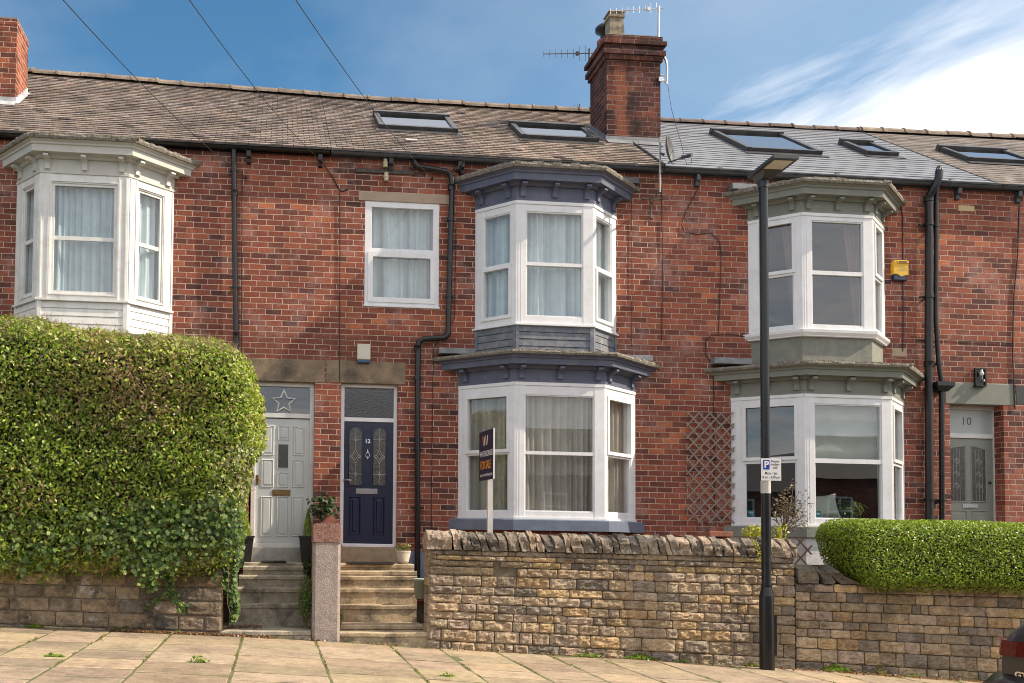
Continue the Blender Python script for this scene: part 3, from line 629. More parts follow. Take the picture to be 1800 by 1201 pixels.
# bays: pixel measurements -> places
def bay(parent, wl, fl, fr, wr, D, py, mats, style, curtain, brk=True, apron=True, sill=None):
    """py: dict of pixel rows at the front face centre"""
    pc, pw, pa = mats; cx = (fl+fr)/2
    L = lambda y, dd=D: VV(cx, y, -dd)
    v = {k: L(y) for k, y in py.items()}
    v['ct'] = L(py['ct'], D+.26); v['fb'] = L(py['fb'], D+.2)
    yc = 600
    xl, x1, x2, xr = U(wl, py['mid']), U(fl, py['mid'], -D), U(fr, py['mid'], -D), U(wr, py['mid'])
    poly = [(xl, 0.), (x1, -D), (x2, -D), (xr, 0.)]
    def facets(): return [(Fr(a[0], a[1], b[0]-a[0], b[1]-a[1]), math.hypot(b[0]-a[0], b[1]-a[1])) for a, b in zip(poly[:-1], poly[1:])]
    mb = MB()
    if apron:
        if style == 'sage': prof = [(-.03, v['ab']), (-.03, v['wb']+.01), (-.2, v['wb']+.01), (-.2, v['ab'])]; mb.sweep(prof, poly)
        else:
            n = 4; h = (v['wb']-v['ab'])/n; prof = []
            for i in range(n): b0 = v['ab']+i*h; prof += [(-.018, b0), (-.005, b0+.004), (-.012, b0+h-.006), (-.024, b0+h-.004)]
            prof += [(-.2, v['wb']), (-.2, v['ab'])]; mb.sweep(prof, poly)
            for f, l in facets():
                for a in ((0, .05), (l-.05, l)): mb.fb(f, a[0], a[1], -.03, .006, v['ab'], v['wb'])
    else: mb.sweep([(-.03, v['ab']), (-.03, v['wb']), (-.2, v['wb']), (-.2, v['ab'])], poly)
    b = mb.build('bay_window', pa, parent)
    # frieze + cornice
    mb = MB(); h = v['ct']-v['fb']
    mb.sweep([(0., v['wt']-.002), (.012, v['wt']-.002), (.012, v['wt']+.035), (.0, v['wt']+.04), (.0, v['fb']+.02), (-.2, v['fb']+.02), (-.2, v['wt'])], poly)
    mb.sweep([(-.15, v['fb']), (.165, v['fb']), (.17, v['fb']+h*.42), (.19, v['fb']+h*.46), (.195, v['fb']+h*.58), (.225, v['fb']+h*.67), (.235, v['fb']+h*.70), (-.15, v['fb']+h*.70)], poly)
    mb.sweep([(.0, v['fb']-.045), (.03, v['fb']-.045), (.06, v['fb']+.001), (-.1, v['fb']+.001)], poly)
    mb.build('cornice', pc, b)
    # brackets
    if brk:
        bh = min(.27, (v['fb']-v['wt'])*.8)
        sp = [(0, 0), (.03, 0), (.045, .02), (.035, .05), (.03, .3), (.04, .5), (.075, .66), (.12, .70), (.15, .78), (.145, .9), (.12, 1.), (0, 1.)]
        for f, l in facets():
            big = l > .95
            for a in ((.10, l/2, l-.10) if big else (.13, l-.13)):
                mb = MB(); vb = v['fb']-.004-bh; w2 = .035
                pr = [(n*1.0, vb+bh*t) for n, t in sp]; P = [f.p(a-w2, n, z) for n, z in pr]+[f.p(a+w2, n, z) for n, z in pr]; m = len(pr)
                mb.add(P, [tuple(range(m-1, -1, -1)), tuple(range(m, 2*m))]+[(i, (i+1) % m, m+(i+1) % m, m+i) for i in range(m)])
                mb.fb(f, a-w2-.012, a+w2+.012, 0, .015, vb-.02, vb+bh); mb.build('bracket', pc, b)
    # roof slab with a ragged edge
    mb = MB(); s0, s1 = v['fb']+h*.705, v['ct']
    segs = 14; pts = []
    for (p, q) in zip(poly[:-1], poly[1:]): pass
    mb.sweep([(.0, s0), (.26, s0), (.272, s0+(s1-s0)*.5), (.26, s1), (-.05, s1+.05)], poly)
    rg = random.Random(int(wl*7+py['ct']))
    for f, l in facets():
        a = -.08
        while a < l+.08:
            wd = rg.uniform(.05, .16)
            if rg.random() < .6: mb.fb(f, a, a+wd, .1, .262+rg.uniform(0, .012), s1-.02, s1+rg.uniform(.0, .014))
            a += wd
    q = .0; inner = [(x+(0), y) for x, y in poly]
    mb.add([(x, y, s1+.048-K*x) for x, y in poly], [(0, 1, 2, 3)])
    mb.build('roof_slab', SLAB, b)
    # windows
    fs = facets()
    for k, (f, l) in enumerate(fs):
        side = k != 1
        if style == 'sash': po, pi_ = (.2, .17) if side else (.17, .17)
        elif side: po, pi_ = .15, .10
        else: po = pi_ = .155
        if style == 'sage' and side: po, pi_ = .2, .12
        pl, prr = (po, pi_) if k == 0 else ((pi_, po) if k == 2 else (po, po))
        gt, gb, t0, t1 = v['gt'], v['gb'], v['tb'], v['tt']
        mb = MB()
        top, bot = v['wt'], v['wb']
        mb.fb(f, 0, pl-.0, -.12, 0, bot, top, ch=.004); mb.fb(f, l-prr, l, -.12, 0, bot, top, ch=.004)
        mb.fb(f, pl, l-prr, -.12, -.004, gt, top); mb.fb(f, pl, l-prr, -.12, -.004, bot, gb)
        if style == 'sash':
            mb.ring(f, pl, l-prr, gb, gt, .035, -.05, -.02); mb.ring(f, pl-.03, l-prr+.03, gb-.03, gt+.03, .012, -.01, .010)
            mb.fb(f, pl, l-prr, -.075, -.035, t0, t1)
            for a in (.02, pl-.05, l-prr+.03, l-.04): mb.fb(f, a, a+.018, 0, .012, bot+.02, top-.02)
            mb.fb(f, 0, l, 0, .03, bot-.01, bot+.02)
        else:
            mb.ring(f, pl, l-prr, gb, gt, .018, -.06, -.016); mb.fb(f, pl, l-prr, -.09, -.006, t0, t1)
            sash = {'lower': (gb, t0), 'upper': (t1, gt)}.get(side and {'navyF': 'lower', 'navyG': 'upper', 'sage': 'upper'}.get(style))
            if sash: mb.ring(f, pl-.03, l-prr+.03, sash[0]-.022, sash[1]+.022, .05, -.03, .018)
            for a in (.035, .075): 
                if l > .4: mb.fb(f, a, a+.006, 0, .0035, bot+.03, top-.03)
            mb.fb(f, 0, l, 0, .022, bot-.005, bot+.02)
            mb.fb(f, 0, l, 0, .01, top-.05, top)
        mb.build('window_frame', pw, b)
        mb = MB()
        g = .002 if not side else .0
        for c, d in ((gb, t0), (t1, gt)):
            aa, bb = pl, l-prr
            mb.fb(f, aa+.004, bb-.004, -.052, -.046, c+.002, d-.002)
        mb.build('pane', GLASS if curtain else GLASSD, b)
    # curtains
    if curtain:
        cm, lab, bot_gap = curtain
        mb = MB(); P = []; rg2 = random.Random(int(wl)); n = 0; ph = rg2.uniform(0, 6)
        ins = [(xl+.09, .1), (x1+.075, -D+.16), (x2-.075, -D+.16), (xr-.09, .1)]
        S = 0; cols = []
        for (p, q) in zip(ins[:-1], ins[1:]):
            l = math.hypot(q[0]-p[0], q[1]-p[1]); m = int(l/.011); dx, dy = (q[0]-p[0])/l, (q[1]-p[1])/l
            for i in range(m):
                a = i*.011; S += .011
                cols.append((p[0]+dx*a, p[1]+dy*a, dy, -dx, S))
        nv = 10
        for (x, y, nx_, ny_, s) in cols:
            for j in range(nv+1):
                t = j/nv; z = lerp(v['gb']-.06, v['gt']+.05, t)
                wv = 1.5*.016*math.sin(s*62+ph+2.5*math.sin(s*7)+.5*math.sin(t*3+s*4))+.034*math.sin(s*23+1.3*math.sin(s*3.1)+ph)*(1.15-t*.6)+.004*math.sin(s*140)
                P.append((x+nx_*wv, y+ny_*wv, z-K*x))
        for i in range(len(cols)-1):      # fold shading put into the net's colour, whiter where it is gathered
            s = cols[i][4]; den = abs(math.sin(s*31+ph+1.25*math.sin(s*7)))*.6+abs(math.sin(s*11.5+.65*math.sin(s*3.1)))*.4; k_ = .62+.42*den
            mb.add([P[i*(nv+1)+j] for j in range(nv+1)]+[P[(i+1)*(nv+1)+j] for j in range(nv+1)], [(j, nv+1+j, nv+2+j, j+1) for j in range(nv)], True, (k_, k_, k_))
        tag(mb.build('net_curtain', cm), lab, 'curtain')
    return dict(xl=xl, x1=x1, x2=x2, xr=xr, v=v, bay=b, poly=poly, facets=fs, D=D)

bays = {}
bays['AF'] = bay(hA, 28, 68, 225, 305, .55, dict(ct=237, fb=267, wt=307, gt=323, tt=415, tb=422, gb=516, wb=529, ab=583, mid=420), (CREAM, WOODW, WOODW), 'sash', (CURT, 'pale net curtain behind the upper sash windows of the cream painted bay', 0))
bays['AG'] = bay(hA, 0, 48, 240, 330, .62, dict(ct=584, fb=604, wt=636, gt=652, tt=750, tb=757, gb=868, wb=882, ab=985, mid=760), (CREAM, WOODW, WOODW), 'sash', None, brk=False)
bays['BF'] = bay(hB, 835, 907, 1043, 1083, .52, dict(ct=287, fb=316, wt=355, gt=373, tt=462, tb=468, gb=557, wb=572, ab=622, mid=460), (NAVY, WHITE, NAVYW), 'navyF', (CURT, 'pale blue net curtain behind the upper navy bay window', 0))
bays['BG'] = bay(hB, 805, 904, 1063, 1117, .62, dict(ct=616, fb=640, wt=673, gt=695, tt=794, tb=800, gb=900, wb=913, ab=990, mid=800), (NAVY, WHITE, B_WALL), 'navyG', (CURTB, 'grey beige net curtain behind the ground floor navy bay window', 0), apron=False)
bays['CF'] = bay(hC, 1315, 1410, 1535, 1555, .52, dict(ct=314, fb=341, wt=376, gt=389, tt=477, tb=484, gb=573, wb=592, ab=640, mid=480), (SAGE, WHITE, SAGER), 'sage', None)
bays['CG'] = bay(hC, 1285, 1415, 1568, 1590, .66, dict(ct=636, fb=660, wt=694, gt=711, tt=807, tb=815, gb=913, wb=926, ab=1000, mid=810), (SAGE, WHITE, WHITE), 'sage', None, apron=False)
for k, b in bays.items(): print(k, {q: round(x, 2) for q, x in b.items() if isinstance(x, float)}, {q: round(x, 2) for q, x in b['v'].items()})
# sills
for key, mat, ov in (('BG', surf('blue_sill_paint', (.12, .15, .21), (.16, .19, .25), 5., .5, bump=.002), .09), ('CG', SAGE, .08)):
    b = bays[key]; mb = MB(); v = b['v']; hgt = .17
    mb.sweep([(-.1, v['wb']-hgt), (ov, v['wb']-hgt), (ov, v['wb']-.02), (ov-.03, v['wb']-.004), (-.1, v['wb']-.004)], b['poly']); mb.build('sill', mat, b['bay'])
b = bays['CF']; mb = MB(); v = b['v']
mb.sweep([(-.1, v['wb']-.01), (.01, v['wb']-.01), (.055, v['wb']+.05), (.06, v['wb']+.09), (.03, v['wb']+.1), (-.05, v['wb']+.1)], b['poly']); mb.build('sill', WHITE, b['bay'])
b = bays['BF']; mb = MB(); v = b['v']
mb.sweep([(-.1, v['wb']-.012), (.03, v['wb']-.012), (.03, v['wb']+.012), (-.05, v['wb']+.012)], b['poly']); mb.build('sill', WHITE, b['bay'])
# white plinth under the sage bay
b = bays['CG']; mb = MB(); mb.sweep([(-.02, .4), (-.02+.05, .4), (.03, b['v']['wb']-.17), (-.05, b['v']['wb']-.17)], b['poly']); mb.build('plinth', surf('white_masonry_paint', (.72, .72, .72), (.62, .62, .62), 4., .8, bump=.004, grime=.3), hC)
# lead trays beside the lower bay roofs
def tray(parent, px0, px1, py0, py1, mat=LEADM):
    u0, u1, v0, v1 = R(px0, px1, py0, py1, -.15); mb = MB(); mb.fb(FAC, u0, u1, .005, .16, v0, v1, ch=.006); mb.build('lead_flashing', mat, parent)
tray(hB, 772, 836, 612, 622); tray(hB, 1083, 1148, 624, 634); tray(hC, 1256, 1322, 629, 640); tray(hB, 1092, 1124, 312, 322, DKTRIM); tray(hC, 1287, 1330, 323, 333, LEADM)

# openings
WB = R(641, 772, 355, 539); WB = (WB[0], WB[1], WB[2], WB[3])
du0, du1, dv0, dv1 = R(597, 697.5, 676, 962, .1); DB = (du0, du1, dv0, dv1)
ga0, ga1, gv0, gv1 = R(438, 551.5, 672, 962, .1); DA = (ga0, ga1, gv0, gv1)
DCr = R(1671, 1766, 711, 960, .0)
def bh(k, pad=.06):
    b = bays[k]; return (b['xl']+pad, b['xr']-pad, b['v']['wb'], b['v']['wt']+.05)
holes = {'A': [bh('AF'), bh('AG'), DA], 'B': [bh('BF'), bh('BG'), WB, DB], 'C': [bh('CF'), bh('CG'), DCr], 'D': []}
vt = 7.35
for h, k, a, c, m in ((hA, 'A', U0, UA, B_WALL), (hB, 'B', UA, UB, B_WALL), (hC, 'C', UB, UC, B_WALL2), (hD, 'D', UC, U1, B_WALL2)):
    mb = MB(); cutwall(mb, a, c, -.6, vt, holes[k]); mb.build('brick_wall', m, h)
    mb = MB(); mb.prism([(a, .33), (c, .33), (c, 6.9), (a, 6.9)], -.6, -.5); mb.prism([(a, 6.8), (c, 6.8), (c, 7.1), (a, 7.1)], -.6, 7.3); 
    if k == 'A': mb.prism([(a-.3, 0), (a, 0), (a, 7.1), (a-.3, 7.1)], -.6, 7.3)
    if k == 'D': mb.prism([(c, 0), (c+.3, 0), (c+.3, 7.1), (c, 7.1)], -.6, 7.3)
    mb.build('rear_wall', m, h)
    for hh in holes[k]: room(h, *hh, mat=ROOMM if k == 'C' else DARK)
print('PART2 done')
# ---------------------------------------------------------------- doors and the flat window
def D_(px, Y=.12): return U(px, 850, Y)
def panel(mb, fr, a0, a1, v0, v1, n, top=None, wd=.02, hgt=.008, inner=True):
    """moulded panel: frame ring plus raised field; top = extra rise at the inner side for arched tops"""
    pts = [(a0, v0), (a1, v0), (a1, v1+(top[1] if top else 0)), (a0, v1+(top[0] if top else 0))]
    cx, cv = (a0+a1)/2, (v0+v1)/2
    def ins(p, d): return (p[0]+(d if p[0] < cx else -d), p[1]+(d if p[1] < cv else -d))
    q = [ins(p, wd*.5) for p in pts]; w_ = [ins(p, wd) for p in pts]
    P = [fr.p(a, n, v) for a, v in pts]+[fr.p(a, n+hgt, v) for a, v in q]+[fr.p(a, n-.004, v) for a, v in w_]
    fs = []
    for l in (0, 4):
        for i in range(4): fs.append((l+i, l+(i+1) % 4, l+4+(i+1) % 4, l+4+i))
    fs.append((8, 9, 10, 11)); mb.add(P, fs)
    if inner:
        e1, e2 = wd*1.7, wd*2.4; r0 = [ins(p, e1) for p in pts]; r1 = [ins(p, e2) for p in pts]
        P = [fr.p(a, n-.003, v) for a, v in r0]+[fr.p(a, n+hgt*.8, v) for a, v in r1]
        mb.add(P, [(i, (i+1) % 4, 4+(i+1) % 4, 4+i) for i in range(4)]+[(4, 5, 6, 7)])
def arch(a0, a1, v0, v1, n=10):                 # outline with a half-round head, ccw
    r = (a1-a0)/2; cx = (a0+a1)/2; rv = r*1.0
    return [(a0, v0), (a1, v0)]+[(cx+r*math.cos(t), v1-rv+rv*math.sin(t)) for t in [math.pi*i/n for i in range(n+1)]]
def door_frame(parent, fr, a0, a1, v0, v1, vb0, vb1, n, wd, mat, name='door_frame'):
    mb = MB(); dp = .07
    mb.fb(fr, a0, a0+wd, n-dp, n+.03, v0, v1, ch=.004); mb.fb(fr, a1-wd, a1, n-dp, n+.03, v0, v1, ch=.004)
    mb.fb(fr, a0+wd, a1-wd, n-dp, n+.028, v1-wd, v1, ch=.004); mb.fb(fr, a0+wd, a1-wd, n-dp, n+.026, vb0, vb1, ch=.004)
    return mb
NAVYD = surf('navy_door', (.006, .010, .038), (.008, .013, .046), 3., .32, bump=.0008, bscale=120, coat=.15)
GREYD = surf('pale_grey_door', (.56, .58, .565), (.60, .615, .60), 4., .4, bump=.001, bscale=60, grime=.1, gcol=(.3, .3, .28))
SAGED = surf('sage_door', (.24, .26, .22), (.27, .29, .25), 4., .4, bump=.001, bscale=60)
LEADC = surf('lead_came', (.45, .45, .44), None, 5., .45, metal=.6)
LG = surf('leaded_glass', (.055, .055, .05), (.13, .125, .115), 25., .12, bump=.002, bscale=30)
def came(mb, fr, pts, n, r=.0035): mb.tube([fr.p(a, n, v) for a, v in pts], r, 5, caps=False)
# --- navy door 12
Y = .12; n = -Y; fr = FAC
a0, a1, v1, v0 = D_(597.5), D_(697), VV(647, 676, Y), VV(647, 962, Y)
dvv = lambda py: VV(647, py, Y)
mb = door_frame(hB, fr, a0, a1, v0, v1, dvv(742), dvv(735), n, D_(601.5)-a0+.02, WHITE); 
mb.fb(fr, a0+.03, a1-.03, n-.05, n+.05, v0, dvv(956), ch=.004); mb.build('door_frame', WHITE, hB)
mb = MB(); mb.fb(fr, D_(604), D_(690), n-.02, n-.014, dvv(735), dvv(683)); mb.build('transom_window', FROST, hB)
mb = MB(); L0, L1, LB, LT = D_(602), D_(691.5), dvv(955.5), dvv(742); mb.fb(fr, L0, L1, n-.045, n, LB, LT)
cxa = [(613.3, 635.2), (655.6, 677.4)]
for p, q in cxa:
    A, B, C, Dd = D_(p-4), D_(q+4), dvv(856), dvv(749)
    mb.ring(fr, A, B, C, Dd, .012, n, n+.008)
    o = arch(D_(p-1), D_(q+1), dvv(854), dvv(751)); i_ = arch(D_(p), D_(q), dvv(853), dvv(753)); m = len(o)
    mb.add([fr.p(a, n+.006, v) for a, v in o]+[fr.p(a, n+.010, v) for a, v in i_], [(k, (k+1) % m, m+(k+1) % m, m+k) for k in range(m)])
    panel(mb, fr, D_(p+.5), D_(q-1), dvv(941), dvv(873), n+.001, wd=.025, hgt=.012)
dr = mb.build('door', NAVYD, hB)
for p, q in cxa:
    mb = MB(); mb.fpoly(fr, arch(D_(p), D_(q), dvv(853), dvv(753)), n+.001, n+.004); mb.build('leaded_pane', LG, dr)
    mb = MB(); c = D_((p+q)/2); nn = n+.007
    came(mb, fr, [(c, dvv(753)), (c, dvv(792))], nn); came(mb, fr, [(c, dvv(814)), (c, dvv(853))], nn)
    for yy in (773, 834): came(mb, fr, [(D_(p), dvv(yy)), (D_(q), dvv(yy))], nn); came(mb, fr, [(c+.022*math.cos(t), dvv(yy)+.022*math.sin(t)) for t in [i*math.pi/6 for i in range(13)]], nn)
    cv = dvv(803); ht = .105
    for s in (-1, 1):
        came(mb, fr, [(c, cv+ht), (c+s*.03, cv+ht*.5), (c+s*.045, cv+.02), (c+s*.075, cv), (c+s*.045, cv-.02), (c+s*.03, cv-ht*.5), (c, cv-ht)], nn, .0045)
        came(mb, fr, [(c, cv+s*.05), (c+.03, cv), (c, cv-s*.05), (c-.03, cv), (c, cv+s*.05)], nn, .004)
        came(mb, fr, [(c+s*.055+.022*math.cos(t), cv+.022*math.sin(t)) for t in [i*math.pi/5 for i in range(11)]], nn, .004)
    mb.build('lead_pattern', LEADC, dr)
mb = MB(); mb.fb(fr, D_(625.7), D_(663.7), n, n+.012, dvv(868.5), dvv(859), ch=.004); mb.fb(fr, D_(629), D_(660), n+.012, n+.018, dvv(866.5), dvv(861.5), ch=.003); mb.build('letter_plate', CHROME, dr)
mb = MB(); c = D_(645.5); came(mb, fr, [(c+.03*math.sin(t), dvv(801)+.038*math.cos(t)) for t in [i*math.pi/8 for i in range(17)]], n+.02, .006)
mb.tube([fr.p(c, n, dvv(795)), fr.p(c, n+.03, dvv(795))], .016, 10); mb.tube([fr.p(c, n+.02, dvv(790)), fr.p(c, n+.02, dvv(793))], .008, 8); mb.tube([fr.p(c, n+.02, dvv(808)), fr.p(c, n+.02, dvv(803))], .009, 8); mb.build('knocker', CHROME, dr)
mb = MB(); put_text(mb, fr, '12', D_(645.5), dvv(776), n+.006, .085, bold=.003); mb.build('house_number', surf('white_number', (.8, .8, .8), None, 1, .4), dr)
mb = MB(); mb.fb(fr, D_(601.5), D_(604.5), n, n+.012, dvv(861), dvv(834), ch=.003); mb.tube([fr.p(D_(603), n+.01, dvv(845)), fr.p(D_(603), n+.05, dvv(845)), fr.p(D_(617), n+.05, dvv(845.3))], .008, 8); mb.build('handle', CHROME, dr)
# --- pale grey door
Y = .12; dvg = lambda py: VV(497, py, Y)
a0, a1, v1, v0 = D_(441), D_(551), dvg(672.5), dvg(962)
mb = door_frame(hA, fr, a0, a1, v0, v1, dvg(735), dvg(727), n, .065, WOODW); mb.fb(fr, a0+.03, a1-.03, n-.05, n+.04, v0, dvg(955), ch=.004); mb.build('door_frame', WOODW, hA)
mb = MB(); mb.fb(fr, D_(448), D_(544), n-.02, n-.014, dvg(727), dvg(681)); mb.build('transom_window', GLASSD, hA)
mb = MB(); mb.fb(fr, D_(448.5), D_(543.5), n-.045, n, dvg(954.5), dvg(736.5))
for p, q, y0, y1, tp in ((459, 481, 801, 752, (-.0, .03)), (487, 507.5, 774, 749, (.0, 0)), (514, 534.5, 801, 752, (.03, -.0)), (459, 481, 857, 808, None), (487, 507.5, 857, 830, None), (514, 534.5, 857, 808, None), (458.5, 479, 943, 873, None), (486.5, 508, 943, 873, None), (512.5, 534, 943, 873, None)):
    panel(mb, fr, D_(p), D_(q), dvg(y0), dvg(y1), n+.001, top=tp, wd=.018, hgt=.01)
mb.ring(fr, D_(487), D_(507.5), dvg(824), dvg(780), .012, n, n+.008)
dr = mb.build('door', GREYD, hA)
mb = MB(); mb.fb(fr, D_(488.5), D_(506), n+.001, n+.004, dvg(823), dvg(781)); mb.build('door_pane', FROST, dr)
mb = MB(); mb.fb(fr, D_(479), D_(511), n, n+.010, dvg(872), dvg(861), ch=.003); mb.fb(fr, D_(482), D_(508), n+.01, n+.015, dvg(870), dvg(863.5), ch=.003); mb.build('letter_plate', BRASS, dr)
mb = MB(); mb.fb(fr, D_(449.5), D_(454.5), n, n+.012, dvg(853), dvg(836), ch=.003); mb.tube([fr.p(D_(452), n+.01, dvg(842)), fr.p(D_(452), n+.045, dvg(842)), fr.p(D_(459), n+.045, dvg(847))], .007, 8); mb.build('handle', BRASS, dr)
# star hanging in the transom
mb = MB(); c, cv, rr_ = U(499, 706, .10), VV(499, 707, .10), .19
def star(rad, n_, w_):
    pts = []
    for i in range(11):
        t = math.pi/2+i*math.pi/5; q = rad if i % 2 == 0 else rad*.45; pts.append(fr.p(c+q*math.cos(t), n_, cv+q*math.sin(t)))
    return pts
for rad in (.19, .165): mb.tube(star(rad, -.098, 0), .008, 6)
rs = random.Random(1); sp_ = star(.178, -.1, 0)
for i in range(10):
    for k in range(7): p = Vector(sp_[i]).lerp(Vector(sp_[i+1]), k/7); mb.tube([p+Vector((rs.uniform(-.012, .012), 0, -.012)), p+Vector((rs.uniform(-.012, .012), -.004, .012))], .003, 4)
mb.tube([fr.p(c, -.098, cv+.19), fr.p(c-.004, -.098, cv+.235)], .002, 4)
tag(mb.build('star_decoration', surf('silver_wicker', (.62, .62, .6), (.75, .75, .72), 40., .5)), 'silver wicker star hanging in the window above the pale grey door', 'decoration')
# --- sage door 10
Y = .24; n = -Y; D3 = lambda px: U(px, 830, Y); dvs = lambda py: VV(1710, py, Y)
a0, a1, v1, v0 = DCr[0]-.02, D3(1757), dvs(714), dvs(960)
mb = MB(); dp = .07; wd = D3(1757)-D3(1745.5)
mb.fb(fr, a0, a0+wd, n-dp, n+.03, v0, v1, ch=.004); mb.fb(fr, a1-wd, a1, n-dp, n+.03, v0, v1, ch=.004)
mb.fb(fr, a0+wd, a1-wd, n-dp, n+.028, dvs(721), v1, ch=.004); mb.fb(fr, a0+wd, a1-wd, n-dp, n+.026, dvs(771), dvs(763), ch=.004); mb.build('door_frame', WOODW, hC)
mb = MB(); mb.fb(fr, a0+wd, a1-wd, n-.02, n-.014, dvs(763), dvs(721)); tw = mb.build('transom_window', surf('frosted_film', (.42, .45, .44), (.46, .49, .48), 3, .25), hC)
mb = MB(); put_text(mb, fr, '10', D3(1701), dvs(741.5), n-.012, .175, width=.145); mb.build('house_number', surf('grey_number', (.10, .10, .095), None, 1, .5), tw)
mb = MB(); mb.fb(fr, a0+wd, D3(1744.5), n-.045, n, v0+.02, dvs(771.5))
S3 = [(1672.5-6, 1695.5), (1708.6, 1732)]
for k, (p, q) in enumerate(S3):
    for w_, h_, e_ in ((4, .010, 0),):
        y1 = 785; A, B, C, Dd = D3(p-3), D3(q+3), dvs(884), dvs(783)
        sl = -.05
        o = [(A, C), (B, C), (B, Dd+(sl if k else .0)), (A, Dd+(sl if not k else 0))]; ii = [(D3(p), dvs(881)), (D3(q), dvs(881)), (D3(q), dvs(786)+(sl if k else 0)), (D3(p), dvs(786)+(sl if not k else 0))]
        mb.add([fr.p(a, n+.001, v) for a, v in o]+[fr.p((a+b)/2, n+.014, (v+w2)/2) for (a, v), (b, w2) in zip(o, ii)]+[fr.p(a, n+.003, v) for a, v in ii], [(l+j, l+(j+1) % 4, l+4+(j+1) % 4, l+4+j) for l in (0, 4) for j in range(4)])
    panel(mb, fr, D3(p-2), D3(q+3), dvs(955), dvs(897), n+.001, wd=.025, hgt=.012)
dr = mb.build('door', SAGED, hC)
for k, (p, q) in enumerate(S3):
    ii = [(D3(p), dvs(881)), (D3(q), dvs(881)), (D3(q), dvs(786)+(-.05 if k else 0)), (D3(p), dvs(786)+(-.05 if not k else 0))]
    mb = MB(); mb.fpoly(fr, ii, n+.001, n+.004); mb.build('leaded_pane', LG, dr)
    mb = MB(); c = D3((p+q)/2); nn = n+.006
    for da in (-.055, 0, .055): came(mb, fr, [(c+da, dvs(881)), (c+da, dvs(788)-.03)], nn, .003)
    for yy in (812, 834, 855):
        cv = dvs(yy); came(mb, fr, [(c, cv+.05), (c+.055, cv), (c, cv-.05), (c-.055, cv), (c, cv+.05)], nn, .0045); came(mb, fr, [(c, cv+.03), (c+.03, cv), (c, cv-.03), (c-.03, cv), (c, cv+.03)], nn, .004)
    mb.build('lead_pattern', LEADC, dr)
mb = MB(); mb.fb(fr, D3(1690.5), D3(1717.5), n, n+.012, dvs(894), dvs(886), ch=.004); mb.fb(fr, D3(1693), D3(1715), n+.012, n+.017, dvs(892.5), dvs(888), ch=.003); mb.build('letter_plate', METAL, dr)
mb = MB(); mb.lathe([(0, 0), (.022, 0), (.022, .02), (0, .022)], (0, 0, 0), 10); xform(mb, Matrix.Translation(fr.p(D3(1739), n, dvs(848))) @ Matrix.Rotation(math.pi/2, 4, 'X')); mb.build('door_lock', BLACK, dr)
# threshold stones
def blockpx(parent, name, mat, px0, px1, py0, py1, n0, n1, ch=.008, Y=0.):
    u0, u1, v0, v1 = R(px0, px1, py0, py1, Y); mb = MB(); mb.fb(FAC, u0, u1, n0, n1, v0, v1, ch=ch); return mb.build(name, mat, parent)
blockpx(hB, 'threshold_stone', surf('threshold_sandstone', (.33, .26, .17), (.25, .2, .13), 8., .85, bump=.004, grime=.4, gcol=(.08, .07, .05), gscale=6.), 597, 701, 962.5, 1000, -.15, .02, Y=.0)
blockpx(hA, 'threshold_stone', surf('painted_threshold', (.42, .4, .36), (.5, .48, .43), 6., .7, grime=.6, gcol=(.14, .13, .1), gscale=5., bump=.003), 436, 553, 962, 996, -.15, .02, Y=0)
# lintels
blockpx(hA, 'lintel', LINT, 425, 571.3, 631, 671, -.1, .006); blockpx(hB, 'lintel', LINT, 573.5, 713, 635, 674.5, -.1, .006)
blockpx(hB, 'lintel', TANP, 630, 790, 339.5, 356, -.05, .004)
blockpx(hC, 'lintel', SAGE, 1661, 1784, 674, 711.5, -.1, .005); blockpx(hD, 'lintel', surf('dark_lintel', (.035, .035, .037), (.06, .06, .06), 5., .7, bump=.003), 1785.5, 1905, 679, 713, -.1, .005)
# --- flat upstairs window of number 12
n = -.02; Yw = .02; c = 706
X_ = lambda px: U(px, 445, Yw); Vv = lambda py: VV(706, py, Yw)
fr = FAC; a0, a1, v0, v1 = WB
mb = MB(); mb.ring(fr, a0, a1, v0, v1, X_(651.5)-a0, -.09, -.012); mb.fb(fr, a0+.05, a1-.05, -.09, -.014, Vv(449), Vv(440))
mb.ring(fr, X_(647), X_(765), Vv(533), Vv(445), .075, -.05, .004); mb.fb(fr, a0-.01, a1+.01, -.03, .025, v0-.02, v0+.012, ch=.004)
mb.ring(fr, X_(651.5), X_(763), Vv(440), Vv(361), .016, -.05, -.02)
wn = mb.build('window', WHITE, hB)
mb = MB(); mb.fb(fr, X_(652), X_(763), -.055, -.05, Vv(440), Vv(361)); mb.fb(fr, X_(656), X_(758), -.055, -.05, Vv(526), Vv(451)); mb.build('pane', GLASS, wn)
mb = MB(); P = []; a = a0+.02; cols = []
while a < a1-.02: cols.append(a); a += .011
for a in cols:
    for j in range(9):
        t = j/8; wv = .026*math.sin(a*38+2*math.sin(a*9))+.025*math.sin(a*15+1.2)*(1.2-t*.5)+.005*math.sin(a*120+t*3); P.append(fr.p(a+.03*math.sin(a*8)*(1-t), -.19+wv, lerp(v0+.04, v1-.03, t)))
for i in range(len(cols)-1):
    a = cols[i]; den = abs(math.sin(a*19+math.sin(a*9)))*.5+abs(math.sin(a*7.5+.6))*.5; k_ = .6+.45*den; mb.add(P[i*9:i*9+18], [(j, 9+j, 10+j, j+1) for j in range(8)], True, (k_, k_, k_))  # fold shading put into this curtain's colour as well
tag(mb.build('net_curtain', CURT), 'pale blue net curtain in the flat upstairs window over the navy front door', 'curtain')

